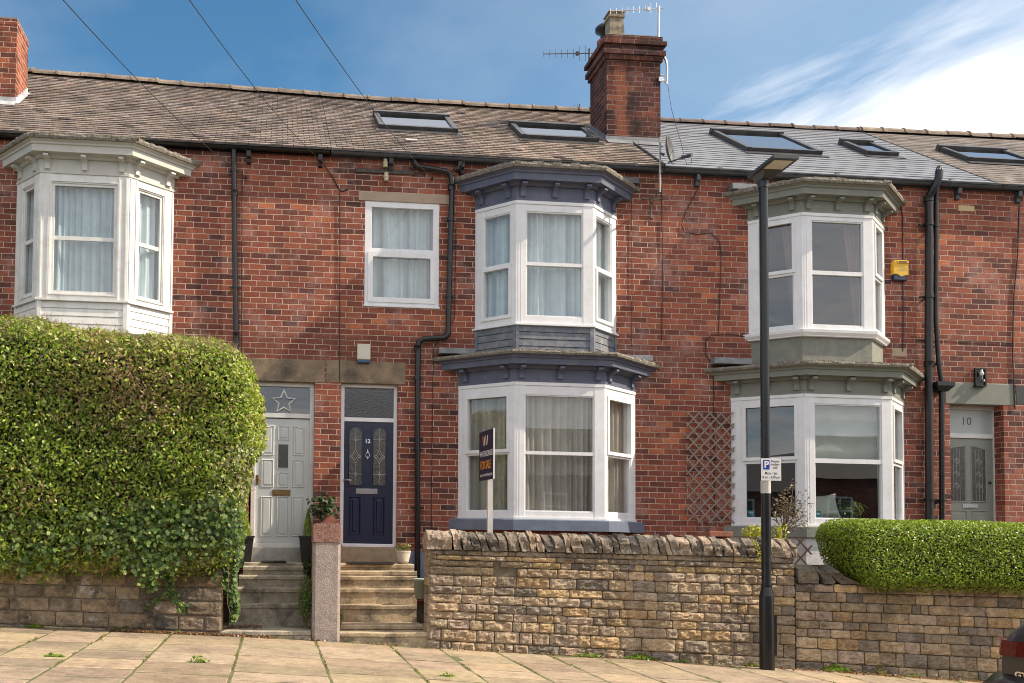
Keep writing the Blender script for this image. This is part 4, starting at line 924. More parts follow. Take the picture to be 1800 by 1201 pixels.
# ---------------------------------------------------------------- roofs
SLEN = 4.27
def roof(parent, xa, xb, kind, seed):
    r = random.Random(seed); nn = Vector((0, -2.37, 3.56)).normalized(); nn = Vector((0, -nn.y*-1, nn.z))
    mb = MB()
    P = [RP(x, t, -.012) for x in np.linspace(xa, xb, 30) for t in (-.01, 1.)]; mb.add(P, [(2*i, 2*i+2, 2*i+3, 2*i+1) for i in range(29)])
    P = [Vector((x, y, z)) for x in np.linspace(xa, xb, 30) for y, z in ((3.4, RIDGE(x)-.03), (7.0, 7.2))]; mb.add(P, [(2*i, 2*i+2, 2*i+3, 2*i+1) for i in range(29)])
    # gable infill so the roof is a closed volume
    for x in (xa, xb): mb.add([(x, -.1, EAVE(x)-.05), (x, 7., 7.1), (x, 3.4, RIDGE(x)-.05)], [(0, 1, 2)])
    o = mb.build('roof', surf('roof_underlay', (.05, .045, .04), (.06, .05, .05), 3, .95), parent)
    tw, ex, th = {'tile': (.168, .128, .016), 'slate': (.42, .175, .012), 'brown': (.3, .16, .008)}[kind]
    rows = int(SLEN/ex)+1; mb = MB(); dt = ex/SLEN
    for i in range(rows):
        x = xa-(tw/2 if i % 2 else 0); 
        rj = r.uniform(-.02, .02)
        while x < xb-.005:
            gp = .0045 if kind != 'slate' else .0015; w0, w1 = max(x, xa)+gp, min(x+tw, xb)-gp
            x += tw
            if w1-w0 < .02: continue
            t0 = i*dt-dt*.15+r.uniform(-1, 1)*.0006; t1 = min(t0+dt*1.25, 1.0)
            if t0 > .995: continue
            l = th*r.uniform(.85, 1.25); lr = l*r.uniform(.9, 1.1)
            if kind == 'tile':
                k = r.choice([.82, .92, 1., 1.04, 1.1, .7]); big = noise.noise(Vector((x*.5, i*.12, 3)))
                c = Vector((.25, .208, .188))*k*(1+.35*big); c = (c[0]*r.uniform(.95, 1.08), c[1], c[2]*r.uniform(.9, 1.05))
                if r.random() < .03: c = (.1, .08, .075)
                if x > 3.2: c = (c[0]*1.12, c[1]*1.1, c[2]*1.06)
            elif kind == 'brown':
                k = r.uniform(.8, 1.15); c = (.205*k, .178*k, .16*k)
            else: k = r.uniform(.94, 1.06); c = (k, k, k)
            A = [RP(w0, t0, l), RP(w1, t0, lr), RP(w1, t1, .001), RP(w0, t1, .001), RP(w0, t0, -.004), RP(w1, t0, -.004)]
            mb.add(A, [(0, 1, 2, 3), (4, 5, 1, 0), (4, 0, 3), (1, 5, 2)], False, c)
    tl = mb.build({'tile': 'roof_tiles', 'slate': 'roof_slates', 'brown': 'roof_slates'}[kind], SLATE if kind == 'slate' else TILE, o)
    # ridge tiles
    mb = MB(); x = xa
    while x < xb-.02:
        w_ = min(.45, xb-x); rr_ = .12 if kind != 'slate' else .10; c = (.27, .215, .17) if kind != 'slate' else (.2, .15, .13); k = r.uniform(.8, 1.15); c = tuple(v*k for v in c)
        P = []; m = 9; dz = r.uniform(-.012, .012)
        for xx, q in ((x, 1.), (x+w_*.92, 1.), (x+w_*.92, 1.12), (x+w_, 1.12)):
            for j in range(m):
                t = math.pi*j/(m-1); P.append((xx, 3.4-math.cos(t)*rr_*1.15*q, RIDGE(xx)-.06+math.sin(t)*rr_*q+dz))
        mb.add(P, [(i*m+j, (i+1)*m+j, (i+1)*m+j+1, i*m+j+1) for i in range(3) for j in range(m-1)], False, c); mb.add([P[j] for j in range(m)], [tuple(range(m))], col=c)
        mb.add([P[3*m+j] for j in range(m)], [tuple(range(m-1, -1, -1))], col=c); x += w_
    mb.build('ridge_tiles', TILE, o)
    return o
RFB = 11.38
rA = roof(hA, U0, UA, 'tile', 1); rB = roof(hB, UA, 5.94, 'tile', 2); rC = roof(hC, 5.95, RFB, 'slate', 3); rD = roof(hD, RFB+.01, U1, 'brown', 4)
mb = MB(); mb.tube([RP(5.945, t, .02) for t in np.linspace(0, .93, 12)], .018, 6); mb.build('party_seam', DKTRIM, rB)
mb = MB(); mb.tube([RP(RFB, t, .01) for t in np.linspace(0, 1., 12)], .012, 6); mb.build('party_seam', DKTRIM, rC)
def rbx(mb, x0, x1, t0, t1, u0, u1):
    mb.box8([RP(x0, t0, u0), RP(x1, t0, u0), RP(x1, t1, u0), RP(x0, t1, u0), RP(x0, t0, u1), RP(x1, t0, u1), RP(x1, t1, u1), RP(x0, t1, u1)])
def rooflight(roofo, bl, br, tl, tr):
    h = [roof_hit(*p) for p in (bl, br, tl, tr)]; x0 = (h[0][0]+h[2][0])/2; x1 = (h[1][0]+h[3][0])/2; t0 = (h[0][1]+h[1][1])/2; t1 = (h[2][1]+h[3][1])/2
    mb = MB(); w_ = .085; wt = w_/SLEN
    rbx(mb, x0, x0+w_, t0, t1, .0, .085); rbx(mb, x1-w_, x1, t0, t1, .0, .085); rbx(mb, x0+w_, x1-w_, t0, t0+wt, .0, .08); rbx(mb, x0-.012, x1+.012, t1-wt*1.2, t1, .0, .11)
    rbx(mb, x0+w_, x1-w_, t0+wt, t0+wt*1.5, .02, .07)
    rbx(mb, x0-.05, x1+.05, t0-.05, t0-.003, .014, .022)
    o = mb.build('rooflight', DKTRIM, roofo)
    mb = MB(); rbx(mb, x0+w_, x1-w_, t0+wt, t1-wt, .03, .05); mb.build('pane', SKYG, hB if False else roofo)
    return o
def rooflight2(parent, *a):                      # house > rooflight > pane
    h = [roof_hit(*p) for p in a]; x0 = (h[0][0]+h[2][0])/2; x1 = (h[1][0]+h[3][0])/2; t0 = (h[0][1]+h[1][1])/2; t1 = (h[2][1]+h[3][1])/2
    print('rooflight', round(x0, 2), round(x1, 2), round(t0*SLEN, 2), round(t1*SLEN, 2))
    mb = MB(); w_ = .085; wt = w_/SLEN
    rbx(mb, x0, x0+w_, t0, t1, .0, .085); rbx(mb, x1-w_, x1, t0, t1, .0, .085); rbx(mb, x0+w_, x1-w_, t0, t0+wt, .0, .08); rbx(mb, x0-.012, x1+.012, t1-wt*1.2, t1, .0, .11)
    rbx(mb, x0+w_, x1-w_, t0+wt, t0+wt*1.5, .02, .07); rbx(mb, x0-.05, x1+.05, t0-.04, t0-.003, .014, .022)
    o = mb.build('rooflight', DKTRIM, parent)
    mb = MB(); rbx(mb, x0+w_, x1-w_, t0+wt, t1-wt, .05, .062); mb.build('pane', SKYG, o)
rooflight2(hB, (661, 226), (802, 237), (659, 203), (792, 214)); rooflight2(hB, (912, 245), (1048, 252), (897, 223), (1027, 230))
rooflight2(hC, (1303, 268), (1435, 273), (1254, 235), (1379, 243)); rooflight2(hC, (1520, 275), (1568, 275), (1478, 254), (1534, 257)); rooflight2(hD, (1700, 285), (1822, 291), (1640, 263), (1763, 272))
# small pale vent tile
xh, th_ = roof_hit(723, 249); mb = MB(); rbx(mb, xh-.09, xh+.09, th_-.012, th_+.012, .015, .035); mb.build('vent_tile', surf('pale_patch', (.5, .42, .36), None, 4, .7), hB)
# ---------------------------------------------------------------- gutters, corbels, pipes
def gutter(parent, xa, xb, mat):
    mb = MB(); prof = []; rr_ = .058
    for i in range(9):
        t = math.pi+math.pi*i/8; prof.append((math.cos(t)*rr_, math.sin(t)*rr_))
    prof += [(rr_, .012), (rr_-.01, .012)]+[(math.cos(t)*(rr_-.008), math.sin(t)*(rr_-.008)) for t in [2*math.pi-math.pi*i/8 for i in range(9)]]+[(-rr_+.01, .012), (-rr_, .012)]
    n_ = 12; P = []
    for x in np.linspace(xa, xb, n_+1):
        for q, z in prof: P.append((x, -.115+q, EAVE(x)+.01+z))
    m = len(prof); mb.add(P, [(i*m+j, (i+1)*m+j, (i+1)*m+(j+1) % m, i*m+(j+1) % m) for i in range(n_) for j in range(m)], True)
    x = xa+.9
    while x < xb: 
        mb.tube([(x-.03, -.115, EAVE(x)+.012-.0), (x+.03, -.115, EAVE(x)+.01)], .064, 16); x += 1.9
    mb.add([(xa, -.055, EAVE(xa)-.05), (xb, -.055, EAVE(xb)-.05), (xb, -.055, EAVE(xb)+.05), (xa, -.055, EAVE(xa)+.05), (xa, 0, EAVE(xa)-.05), (xb, 0, EAVE(xb)-.05)], [(0, 1, 2, 3), (4, 5, 1, 0)])
    return mb.build('gutter', mat, parent)
gutter(hA, U0, UA-.02, BLACK); gutter(hB, UA, 5.94, GUTM); gutter(hC, 5.95, 11.5, GUTM); gutter(hD, 11.51, U1, GUTM)
for px, parent in ((285, hA), (437, hA), (563, hA), (687, hB), (812, hB), (1226, hC), (1683, hC), (1789, hC)):
    u = U(px, 285, -.05); mb = MB(); vt_ = EAVE(u)+K*u-.05
    sp = [(0, 0), (.05, .01), (.06, .06), (.10, .09), (.11, .17), (.0, .17)]; P = [FAC.p(u+s*.032, n, vt_-.17+z) for s in (-1, 1) for n, z in sp]
    mb.add(P, [(5, 4, 3, 2, 1, 0), (6, 7, 8, 9, 10, 11)]+[(i, (i+1) % 6, 6+(i+1) % 6, 6+i) for i in range(6)]); mb.build('eaves_bracket', GUTM if parent is hC else BLACK, parent)
def pipe(parent, pts, r, mat, Y=-.08, clips=(), name='downpipe', sock=()):
    P = [at(px, py, Y if len(q) == 0 else q[0]) for px, py, *q in pts]
    # round the bends
    Q = [P[0]]
    for i in range(1, len(P)-1):
        a = (P[i-1]-P[i]); b = (P[i+1]-P[i]); k = min(.07, a.length/2.2, b.length/2.2); a.normalize(); b.normalize()
        for t in (0, .25, .5, .75, 1): Q.append((P[i]+a*k)*(1-t)**2+P[i]*2*t*(1-t)+(P[i]+b*k)*t*t)
    Q.append(P[-1]); mb = MB(); mb.tube(Q, r, 12)
    for px, py in sock: p = at(px, py, Y); mb.tube([p+Vector((0, 0, -.04)), p+Vector((0, 0, .035)), p+Vector((0, 0, .04))], [r*1.22, r*1.22, r*1.3], 12)
    o = mb.build(name, mat, parent)
    for px, py in clips:
        p = at(px, py, Y); mb = MB(); mb.tube([p+Vector((0, 0, -.018)), p+Vector((0, 0, .018))], r*1.25, 12)
        mb.box(p.x-r*2.3, p.x+r*2.3, p.y+r*.3, p.y+r*.9, p.z-.012, p.z+.012); mb.box(p.x-.015, p.x+.015, p.y+r*.5, .0, p.z-.01, p.z+.01); mb.build('pipe_bracket', mat, o)
    return o
pipe(hA, [(411, 256, -.115), (411, 266, -.09), (412, 400), (415, 600), (417, 900)], .04, BLACK, clips=((413.5, 505), (411.5, 300)), sock=((412.5, 340), (415, 590)))
pipe(hB, [(728, 283, -.09), (731, 293), (760, 297), (790, 303), (795, 316), (791, 450), (788, 588), (782, 594), (745, 596), (735, 602), (733.5, 760), (734, 1018)], .042, BLACK, clips=((792, 387), (790, 521), (733.5, 665), (733.5, 790), (734, 893)), sock=((793, 330), (733.5, 612)))
mb = MB(); p = at(808, 285, -.1); mb.tube([p, p+Vector((0, 0, -.12)), at(800, 297, -.06)], .04, 10); mb.tube([at(815, 280, -.1), at(800, 300, -.07)], .035, 10); mb.build('pipe_outlet', BLACK, hB)
pipe(hC, [(1651, 300, -.2), (1650, 314, -.2), (1641, 332, -.16), (1633, 345, -.1), (1632.5, 640), (1634, 930)], .058, BLACKP, Y=-.1, clips=((1632.5, 395), (1633, 522), (1634, 878)), sock=((1632, 350), (1632.5, 640)))
mb = MB(); p = at(1651, 300, -.2)
for k in range(10): t = k*math.pi/5; q = p+Vector((.05*math.cos(t), .05*math.sin(t), 0)); mb.tube([q, q+Vector((-.02*math.cos(t), -.02*math.sin(t), .06)), p+Vector((0, 0, .085))], .006, 5)
mb.build('vent_cage', BLACKP, hC)
pipe(hC, [(1648, 325, -.1), (1646, 345), (1645, 560), (1650, 640), (1655, 672)], .034, BLACKP, Y=-.09, clips=((1645.5, 397), (1650, 640)))
u0, u1, v0, v1 = R(1643, 1673, 672, 688, -.12); mb = MB(); f4 = lambda n, v, i: [(u0+i, n), (u1-i, n)]
mb.box8([FAC.p(a, n, v) for v, i in ((v0, .05), (v0+(v1-v0)*.55, .0)) for a, n in ((u0+i, .19-i*.8), (u1-i*1.6, .19-i*.8), (u1-i*1.6, .0), (u0+i, .0))]); mb.fb(FAC, u0-.004, u1+.004, 0, .196, v0+(v1-v0)*.55, v1); mb.build('rainwater_hopper', BLACKP, hC)
pipe(hC, [(1655, 686), (1655.5, 800), (1656, 930)], .040, BLACK, Y=-.09, clips=((1655.8, 880),))
# cables down the walls
def cable(parent, pts, r=.006, Y=-.012, mat=BLACKP, name='cable', lab=None):
    P = [at(p[0], p[1], p[2] if len(p) > 2 else Y) for p in pts]; mb = MB(); mb.tube(P, r, 5); return mb.build(name, mat, parent)
cable(hA, [(426, 300), (425, 450), (425, 620)]); cable(hA, [(597, 332), (597.5, 450), (597, 560), (597, 672)]); cable(hA, [(569, 290, -.05), (585, 312), (597, 335), (604, 336), (612, 332)], .009)
cable(hB, [(802, 400), (799, 560), (762, 612), (759, 800), (758, 1000)], .005); cable(hB, [(1163, 330), (1165, 480), (1163, 600)], .006); cable(hB, [(1110, 340), (1111, 500), (1110, 610)], .004)
cable(hC, [(1234, 293, -.17), (1228, 330, -.02), (1206, 370), (1198, 395), (1203, 408), (1225, 412), (1250, 410), (1265, 425), (1268, 450), (1264, 560), (1263, 590)], .006)
cable(hC, [(1310, 592), (1285, 588), (1250, 589), (1240, 600), (1241, 625), (1253, 640), (1255, 700), (1256, 900)], .006)
cable(hC, [(1583, 360), (1587, 380), (1587, 459)], .008); cable(hC, [(1587, 495), (1588, 560), (1587, 618)], .007); cable(hC, [(1600, 592), (1700, 598), (1778, 603)], .004); cable(hC, [(1792, 355), (1789, 450), (1782, 520), (1780, 620), (1784, 720)], .009)
# odd bricks
blockpx(hC, 'pale_brick', surf('yellow_vent_brick', (.52, .38, .2), (.58, .43, .25), 20, .8, bump=.004), 1684.5, 1712.5, 361.5, 371.5, -.02, .006, ch=.003)
blockpx(hC, 'mortar_patch', surf('sand_mortar', (.46, .35, .25), (.4, .3, .22), 9, .9, bump=.008), 1568, 1594, 613, 627, -.02, .005, ch=.006)
blockpx(hB, 'plinth', surf('blue_masonry_paint', (.13, .16, .23), (.17, .2, .27), 6, .8, bump=.005, bscale=30, grime=.3, gcol=(.3, .3, .32)), 716, 800, 970, 1030, -.02, .05)
# ---------------------------------------------------------------- chimneys
def chimney(parent, uR0, uR1, t, ztop, depth, mat, name, corb, flash=True):
    y0 = -.16+3.56*t; mb = MB(); sh = ztop
    zb_ = min(RP(uR0, t).z, RP(uR1, t).z)-.3
    mb.box(uR0, uR1, y0, y0+depth, zb_, ztop-corb[0][1])
    for k, (ov, dz) in enumerate(corb):
        z0 = ztop-dz; z1 = ztop-(corb[k+1][1] if k+1 < len(corb) else 0); mb.box(uR0-ov, uR1+ov, y0-ov, y0+depth+ov, z0, z1)
    o = mb.build('chimney', mat, parent)
    mb = MB()
    zf = RP(uR0, t).z
    mb.add([(uR0-.02, y0-.012, zf-.03), (uR1+.02, y0-.012, zf-.03), (uR1+.02, y0-.012, zf+.10), (uR0-.02, y0-.012, zf+.10)], [(0, 1, 2, 3)])
    mb.box8([RP(uR0-.02, t-.035, .02), RP(uR1+.02, t-.035, .02), RP(uR1+.02, t+.004, .03), RP(uR0-.02, t+.004, .03), RP(uR0-.02, t-.035, .026), RP(uR1+.02, t-.035, .026), RP(uR1+.02, t+.004, .045), RP(uR0-.02, t+.004, .045)])
    for s, x in ((-1, uR0), (1, uR1)):
        n_ = 7
        for k in range(n_):
            ya, yb = y0+depth*k/n_, y0+depth*(k+1)/n_; ta = (ya+.16)/3.56; za = RP(x, ta).z; tb = (yb+.16)/3.56; zb2_ = RP(x, tb).z
            X = x+s*.01; mb.add([(X, ya, za-.02), (X, yb, zb2_-.02), (X, yb, za+.17), (X, ya, za+.13)], [(0, 1, 2, 3) if s > 0 else (3, 2, 1, 0)])
            mb.add([(X, ya, za+.02), (X+s*.05, ya, za+.02), (X+s*.05, yb, zb2_+.02), (X, yb, zb2_+.02)], [(0, 1, 2, 3) if s > 0 else (3, 2, 1, 0)])
    mb.build('lead_flashing', LEADM if name == 'm' else LEADW, o)
    return o, y0
xh, tM = roof_hit(1113, 252); yM = -.16+3.56*tM
cu0, cu1 = at(1066.5, 170, yM).x, at(1161, 170, yM).x; ztM = at(1113, 64, yM).z
depM = .85
B_CHIM = brick('sooty_brick', .95, tint=(.46, .42, .45), white=.25, stripe=(cu0+.25, .125, ztM-.45))
oM, yM = chimney(hB, cu0, cu1, tM, ztM, depM, B_CHIM, 'm', [(.035, .42), (.07, .34), (.035, .255), (.085, .17), (.03, .10)])
mb = MB(); mb.box(cu0-.01, cu1+.01, yM, yM+depM, ztM, ztM+.02); mb.prism([(cu0+.04, yM+.04), (cu1-.04, yM+.04), (cu1-.04, yM+depM-.04), (cu0+.04, yM+depM-.04)], ztM+.02, ztM+.05, shear=False); mb.build('flaunching', MORTL, oM)
POT = surf('buff_clay_pot', (.33, .28, .2), (.25, .2, .14), 12, .9, bump=.005, grime=.5, gcol=(.08, .07, .05), gscale=9.); POTR = surf('red_clay_pot', (.35, .1, .07), (.28, .08, .05), 12, .8, grime=.4, gcol=(.06, .04, .04))
# square buff pot
yp = yM+.25; p0 = at(1080, 62, yp); p1 = at(1080, 26, yp); hgt = p1.z-(ztM+.02); cx_ = p0.x
mb = MB(); ring_ = [(.135, 0), (.115, hgt*.75), (.115, hgt*.76), (.14, hgt*.78), (.14, hgt*.86), (.12, hgt*.87), (.12, hgt*.95), (.145, hgt*.96), (.145, hgt), (.10, hgt), (.09, hgt-.12)]
for (ra, za), (rb, zb_) in zip(ring_[:-1], ring_[1:]):
    P = [(cx_+sx*r_, yp+sy*r_, ztM+.02+z_2) for r_, z_2 in ((ra, za), (rb, zb_)) for sx, sy in ((-1, -1), (1, -1), (1, 1), (-1, 1))]; mb.add(P, [(i, (i+1) % 4, 4+(i+1) % 4, 4+i) for i in range(4)])
pt = mb.build('chimney_pot', POT, oM)
yq = yM+.6; p = at(1060, 62, yq)
mb = MB(); mb.lathe([(.10, 0), (.12, .1), (.135, .12), (.135, .19), (.10, .2), (.09, .1)], (p.x+.03, yq, ztM+.02), 14); mb.build('chimney_pot', POTR, oM)
mb = MB(); mb.lathe([(.075, .2), (.075, .32), (.16, .36), (.165, .42), (.12, .47), (.02, .5), (0, .5)], (p.x+.03, yq, ztM+.02), 14); mb.build('chimney_cowl', BLACKP, oM)
p = at(1126, 60, yM+.4); mb = MB(); mb.lathe([(.055, 0), (.055, .05), (.075, .06), (.075, .075), (.055, .08), (.055, .1), (.075, .105), (.075, .12), (.055, .125), (.055, .14), (.075, .15), (.0, .17)], (p.x, yM+.4, ztM+.03), 14); mb.build('flue_terminal', METAL, oM)
# left chimney
xh, tL = roof_hit(27, 184); yL = -.16+3.56*tL; zl = at(15, 33, yL).z; ur = at(28, 120, yL).x
oL, yL = chimney(hA, ur-1.0, ur, tL, zl, .72, B_CHIML, 'l', [(.004, .1)])
mb = MB(); mb.box(ur-1., ur, yL, yL+.72, zl, zl+.025); mb.build('flaunching', MORTL, oL)
mb = MB(); mb.lathe([(.13, 0), (.11, .35), (.14, .38), (.14, .45), (.1, .46)], (ur-.75, yL+.36, zl+.02), 14); mb.build('chimney_pot', POTR, oL)
print('chimM', cu0, cu1, ztM, yM, 'L', ur, zl, yL)
# ================================================================ aerials, dish, alarms, lamps
def link_mb(name, mb, mat, parent=None, **k): return mb.build(name, mat, parent, **k)
def aerial(label, boom0, boom1, n, el, Y0, Y1, mast=None, r=.006, mat=METAL):
    a, b = at(*boom0, Y0), at(*boom1, Y1); base = mast[-1] if mast else b
    t = thing('tv_aerial', label, 'aerial', base)
    mb = MB(); mb.tube([a, b+(b-a).normalized()*.06], r*1.3, 6); mb.build('boom', mat, t)
    for i in range(n):
        mb = MB(); p = a.lerp(b, i/(n-.4)); l = el*(.8+.5*i/n); 
        if i > n-3: l *= 1.5
        mb.tube([p+Vector((0, 0, -l/2)), p+Vector((0, 0, l/2))], r*.75, 5); mb.build('element', mat, t)
    mb = MB(); p = a.lerp(b, (n-2.4)/(n-.4)); mb.box(p.x-.025, p.x+.025, p.y-.02, p.y+.02, p.z-.03, p.z+.03)
    mb.build('junction_box', mat, t)
    if mast: mb = MB(); mb.tube(mast, .019, 8); mb.build('mast', mat, t)
    return t
ym = yM+.05
mk = lambda *p: [at(x, y, Y) for x, y, Y in p]
aerial('long tv aerial on a bent silver pole at the right of the brick chimney', (1073, 20), (1160, 15), 9, .11, ym, ym, mast=mk((1158.5, 11, ym), (1157, 78, ym), (1160, 86, ym), (1171, 108, ym), (1172.5, 118, ym), (1172.5, 148, ym)))
mb = MB(); p = at(1172, 133, ym); mb.tube([p, Vector((cu1-.02, p.y, p.z))], .012, 6); mb.tube([at(1172, 148, ym), at(1166, 140, ym)], .01, 6); q = at(1162, 140, ym-.04); mb.box(q.x-.05, q.x+.03, q.y-.03, q.y+.03, q.z-.04, q.z+.03)
mb.build('aerial_bracket', METAL, hB)
yb = yM+.85
aerial('tv aerial reaching left from the back of the tall brick chimney', (955, 95), (1036, 94), 8, .15, yb, yb, mast=mk((1036, 86, yb), (1036, 112, yb), (1048, 135, yb-.1)), mat=DKTRIM)
aerial('tiny distant tv aerial just showing above the ridge left of the chimney', (957, 194), (1019, 195), 11, .2, 9., 9., mast=mk((1019, 184, 9.), (1019, 260, 9.)), mat=DKTRIM)
# satellite dish
dsh = thing('satellite_dish', 'grey satellite dish on a white pole fixed below the eaves', 'satellite dish', at(1160, 335, -.3))
mb = MB(); mb.tube(mk((1160.5, 241, -.3), (1160, 338, -.3)), .016, 10); mb.build('pole', surf('dull_pole', (.33, .32, .3), (.42, .41, .39), 20, .5), dsh)
mb = MB(); mb.tube(mk((1160, 300, -.3), (1166, 303, 0.)), .012, 6); mb.tube(mk((1160, 334, -.3), (1150, 346, -.12), (1145, 362, 0.)), .014, 6); mb.tube(mk((1145, 350, -.01), (1145, 384, -.01)), .014, 6); mb.tube(mk((1128, 349, -.01), (1166, 349, -.01)), .012, 6); mb.tube(mk((1128, 318, -.01), (1150, 318, -.01), (1160, 304, -.3)), .01, 6); mb.build('wall_bracket', surf('rusty_bracket', (.08, .05, .035), (.3, .27, .22), 14, .7), dsh)
c = at(1175, 263, -.36); mb = MB(); prof = [(0, 0), (.09, .008), (.16, .03), (.205, .055), (.215, .06), (.21, .066), (.16, .042), (.09, .02), (0, .012)]; mb.lathe(prof, (0, 0, 0), 28, sy=1.12)
dirv = Vector((.80, -.58, .10)).normalized(); mb_m = Matrix.Translation(c-dirv*.03) @ dirv.to_track_quat('Z', 'Y').to_matrix().to_4x4(); xform(mb, mb_m); mb.build('dish', surf('dish_mesh_grey', (.05, .05, .048), (.08, .08, .075), 30, .5), dsh)
mb = MB(); mb.tube([c+Vector((.0, 0, -.2)), at(1207, 275, -.75)], .010, 6); mb.tube([at(1199, 277, -.7), at(1216, 272, -.85)], .028, 8); mb.tube(mk((1160, 270, -.3), (1168, 272, -.33)), .02, 6); mb.build('receiver_arm', DKTRIM, dsh)
mb = MB(); mb.tube(mk((1174, 150, ym), (1180, 190, ym), (1188, 220, .5), (1197, 250, -.2), (1203, 276, -.68), (1207, 288, -.6), (1216, 286, -.6), (1216, 278, -.7)), .005, 5); mb.build('cable', BLACKP, dsh)
# overhead cables to the houses
def wire(label, pts, Y0, Y1, r=.004):
    a = at(*pts[0], Y0); b = at(*pts[-1], Y1); d = a-b; Q = [b+d*t+Vector((0, 0, -.35*t*(1.35-t)*1.)) for t in np.linspace(0, 1.35, 28)]
    mb = MB(); mb.tube(Q, r, 5); mb.lathe([(0, 0), (.02, .01), (.02, .05), (0, .06)], (b.x, b.y, b.z-.03), 8)
    tag(mb.build('overhead_cable', BLACKP), label, 'cable', 'overhead cables running to the terrace')
wire('overhead cable ending beside the black drainpipe of the left house', [(129, -8), (432, 312)], -7., -.03)
wire('overhead cable ending under the gutter between the two left houses', [(347, -8), (566, 284)], -7., -.1)
wire('overhead cable ending above the flat upstairs window', [(533, -8), (760, 314)], -7., -.03)
# insulators on a batten
t = thing('insulator_batten', 'two cream ceramic insulators on a dark batten above the flat window', 'insulator', at(678, 322, 0))
u0, u1, v0, v1 = R(625, 728, 299, 306); mb = MB(); mb.fb(FAC, u0, u1, 0, .03, v0, v1, ch=.004); mb.build('batten', surf('weathered_batten', (.05, .042, .038), (.1, .08, .07), 20, .8), t)
CER = surf('cream_ceramic', (.6, .54, .38), (.5, .42, .28), 10, .3)
for py in (294, 318):
    p = at(677.5 if py < 300 else 679, py, -.06); mb = MB(); mb.lathe([(0, 0), (.035, 0), (.04, .02), (.03, .03), (.03, .04), (.042, .05), (.042, .075), (.03, .085), (.03, .1), (.036, .11), (.03, .125), (0, .125)], tuple(p), 12); mb.build('insulator', CER, t)
# alarm boxes
u0, u1, v0, v1 = R(627.5, 650.5, 606, 640); t = thing('alarm_box', 'plain beige alarm box with a blue base above the stained lintel', 'alarm box', FAC.p(u0, 0, v0))
mb = MB(); mb.fb(FAC, u0, u1, 0, .07, v0+.055, v1, ch=.012); mb.build('cover', surf('beige_plastic', (.62, .58, .48), (.58, .54, .44), 5, .45), t)
mb = MB(); mb.fb(FAC, u0+.006, u1-.006, .002, .064, v0+.01, v0+.054, ch=.006); mb.build('base', surf('blue_plastic', (.03, .09, .16), None, 5, .4), t)
u0, u1, v0, v1 = R(1565, 1591, 460, 495); t = thing('alarm_box', 'yellow alarm box with a dark blue base beside the sage bay', 'alarm box', FAC.p(u0, 0, v0)); w_ = u1-u0; h_ = v1-v0
mb = MB(); pts = [(u0+w_*a, v0+h_*b) for a, b in ((0, .28), (.12, .32), (.3, .28), (.52, .18), (.75, .25), (1, .27), (1.0, .6), (.99, .84), (.9, 1), (.1, 1.), (.02, .8))]; mb.fpoly(FAC, pts, .0, .085)
mb.fb(FAC, u0+w_*.25, u0+w_*1.0, .085, .1, v0+h_*.83, v0+h_*.97, ch=.006)
mb.build('cover', surf('yellow_plastic', (.72, .42, .03), (.65, .38, .03), 5, .4), t)
mb = MB(); mb.fb(FAC, u0+w_*.05, u0+w_*.94, .0, .078, v0, v0+h_*.34, ch=.01); NP_ = surf('navy_plastic', (.02, .035, .07), None, 5, .35); mb.build('base', NP_, t); mb = MB(); mb.fb(FAC, u0+w_*.33, u0+w_*.85, .1, .103, v0+h_*.87, v0+h_*.93); mb.build('beacon', NP_, t)
mb = MB(); put_text(mb, FAC, 'ALARM', u0+w_*.6, v0+h_*.50, .0865, .045, width=w_*.55); put_text(mb, FAC, 'HOME', u0+w_*.6, v0+h_*.61, .0865, .028, width=w_*.5); mb.build('lettering', surf('faded_print', (.3, .28, .2), None, 5, .6), t)
# wall lamp at number 10
u0, u1, v0, v1 = R(1711.5, 1731, 648, 680, 0); t = thing('wall_lamp', 'black wall lamp plate with a bare bulb over the sage lintel', 'wall lamp', FAC.p(u0, 0, v0))
mb = MB(); mb.ring(FAC, u0, u1, v0, v1, .022, .006, .04); mb.fb(FAC, u0+.01, u1-.01, .006, .02, v0, v1); mb.fb(FAC, u0-.02, u1-.04, .006, .09, v0-.01, v0+.012, ch=.003); mb.build('back_plate', BLACK, t)
mb = MB(); p = FAC.p((u0+u1)/2-.01, .07, v0+.16); mb.lathe([(0, .0), (.02, .005), (.034, .03), (.03, .055), (.016, .075), (.016, .1), (0, .1)], p, 12); mb.build('bulb', surf('frosted_bulb', (.7, .68, .64), None, 5, .2), t)
mb = MB(); p = Vector(p); mb.tube([p+Vector((0, 0, 0)), p+Vector((.01, 0, -.05)), p+Vector((.04, .01, -.09)), p+Vector((.07, .03, -.05))], .007, 6); mb.build('wire', surf('grey_flex', (.4, .4, .4), None, 5, .5), t)

# ================================================================ street lamp with parking sign
lx, ly = 6.178, -2.72; lz = at(1353.5, 1187, ly).z
t = thing('street_lamp', 'tall black street lamp post with a flat lit-free head standing before the stone wall', 'street lamp', (lx, ly, lz)); t['label'] = 'tall black street lamp post with a flat angled head standing before the stone wall'
zt_ = at(1348, 312, ly).z; zs = at(1353, 1046, ly).z
mb = MB(); mb.lathe([(.090, -.1), (.090, .0), (.089, zs-lz-.02), (.086, zs-lz), (.062, zs-lz+.1), (.058, zs-lz+.13), (.058, 2.), (.055, 4.), (.053, zt_-lz-.12)], (lx, ly, lz), 20); pst = mb.build('post', BLACK, t)
mb = MB(); mb.box(lx+.05, lx+.1, ly-.06, ly+.02, lz+.25, lz+.75); mb.build('access_door', BLACK, t)
mb = MB(); mb.tube([(lx, ly, zs+.1), (lx, ly, zs+.125)], .068, 20); mb.build('collar', BLACK, t)
mb = MB(); L_ = .62; tl_ = math.radians(1)
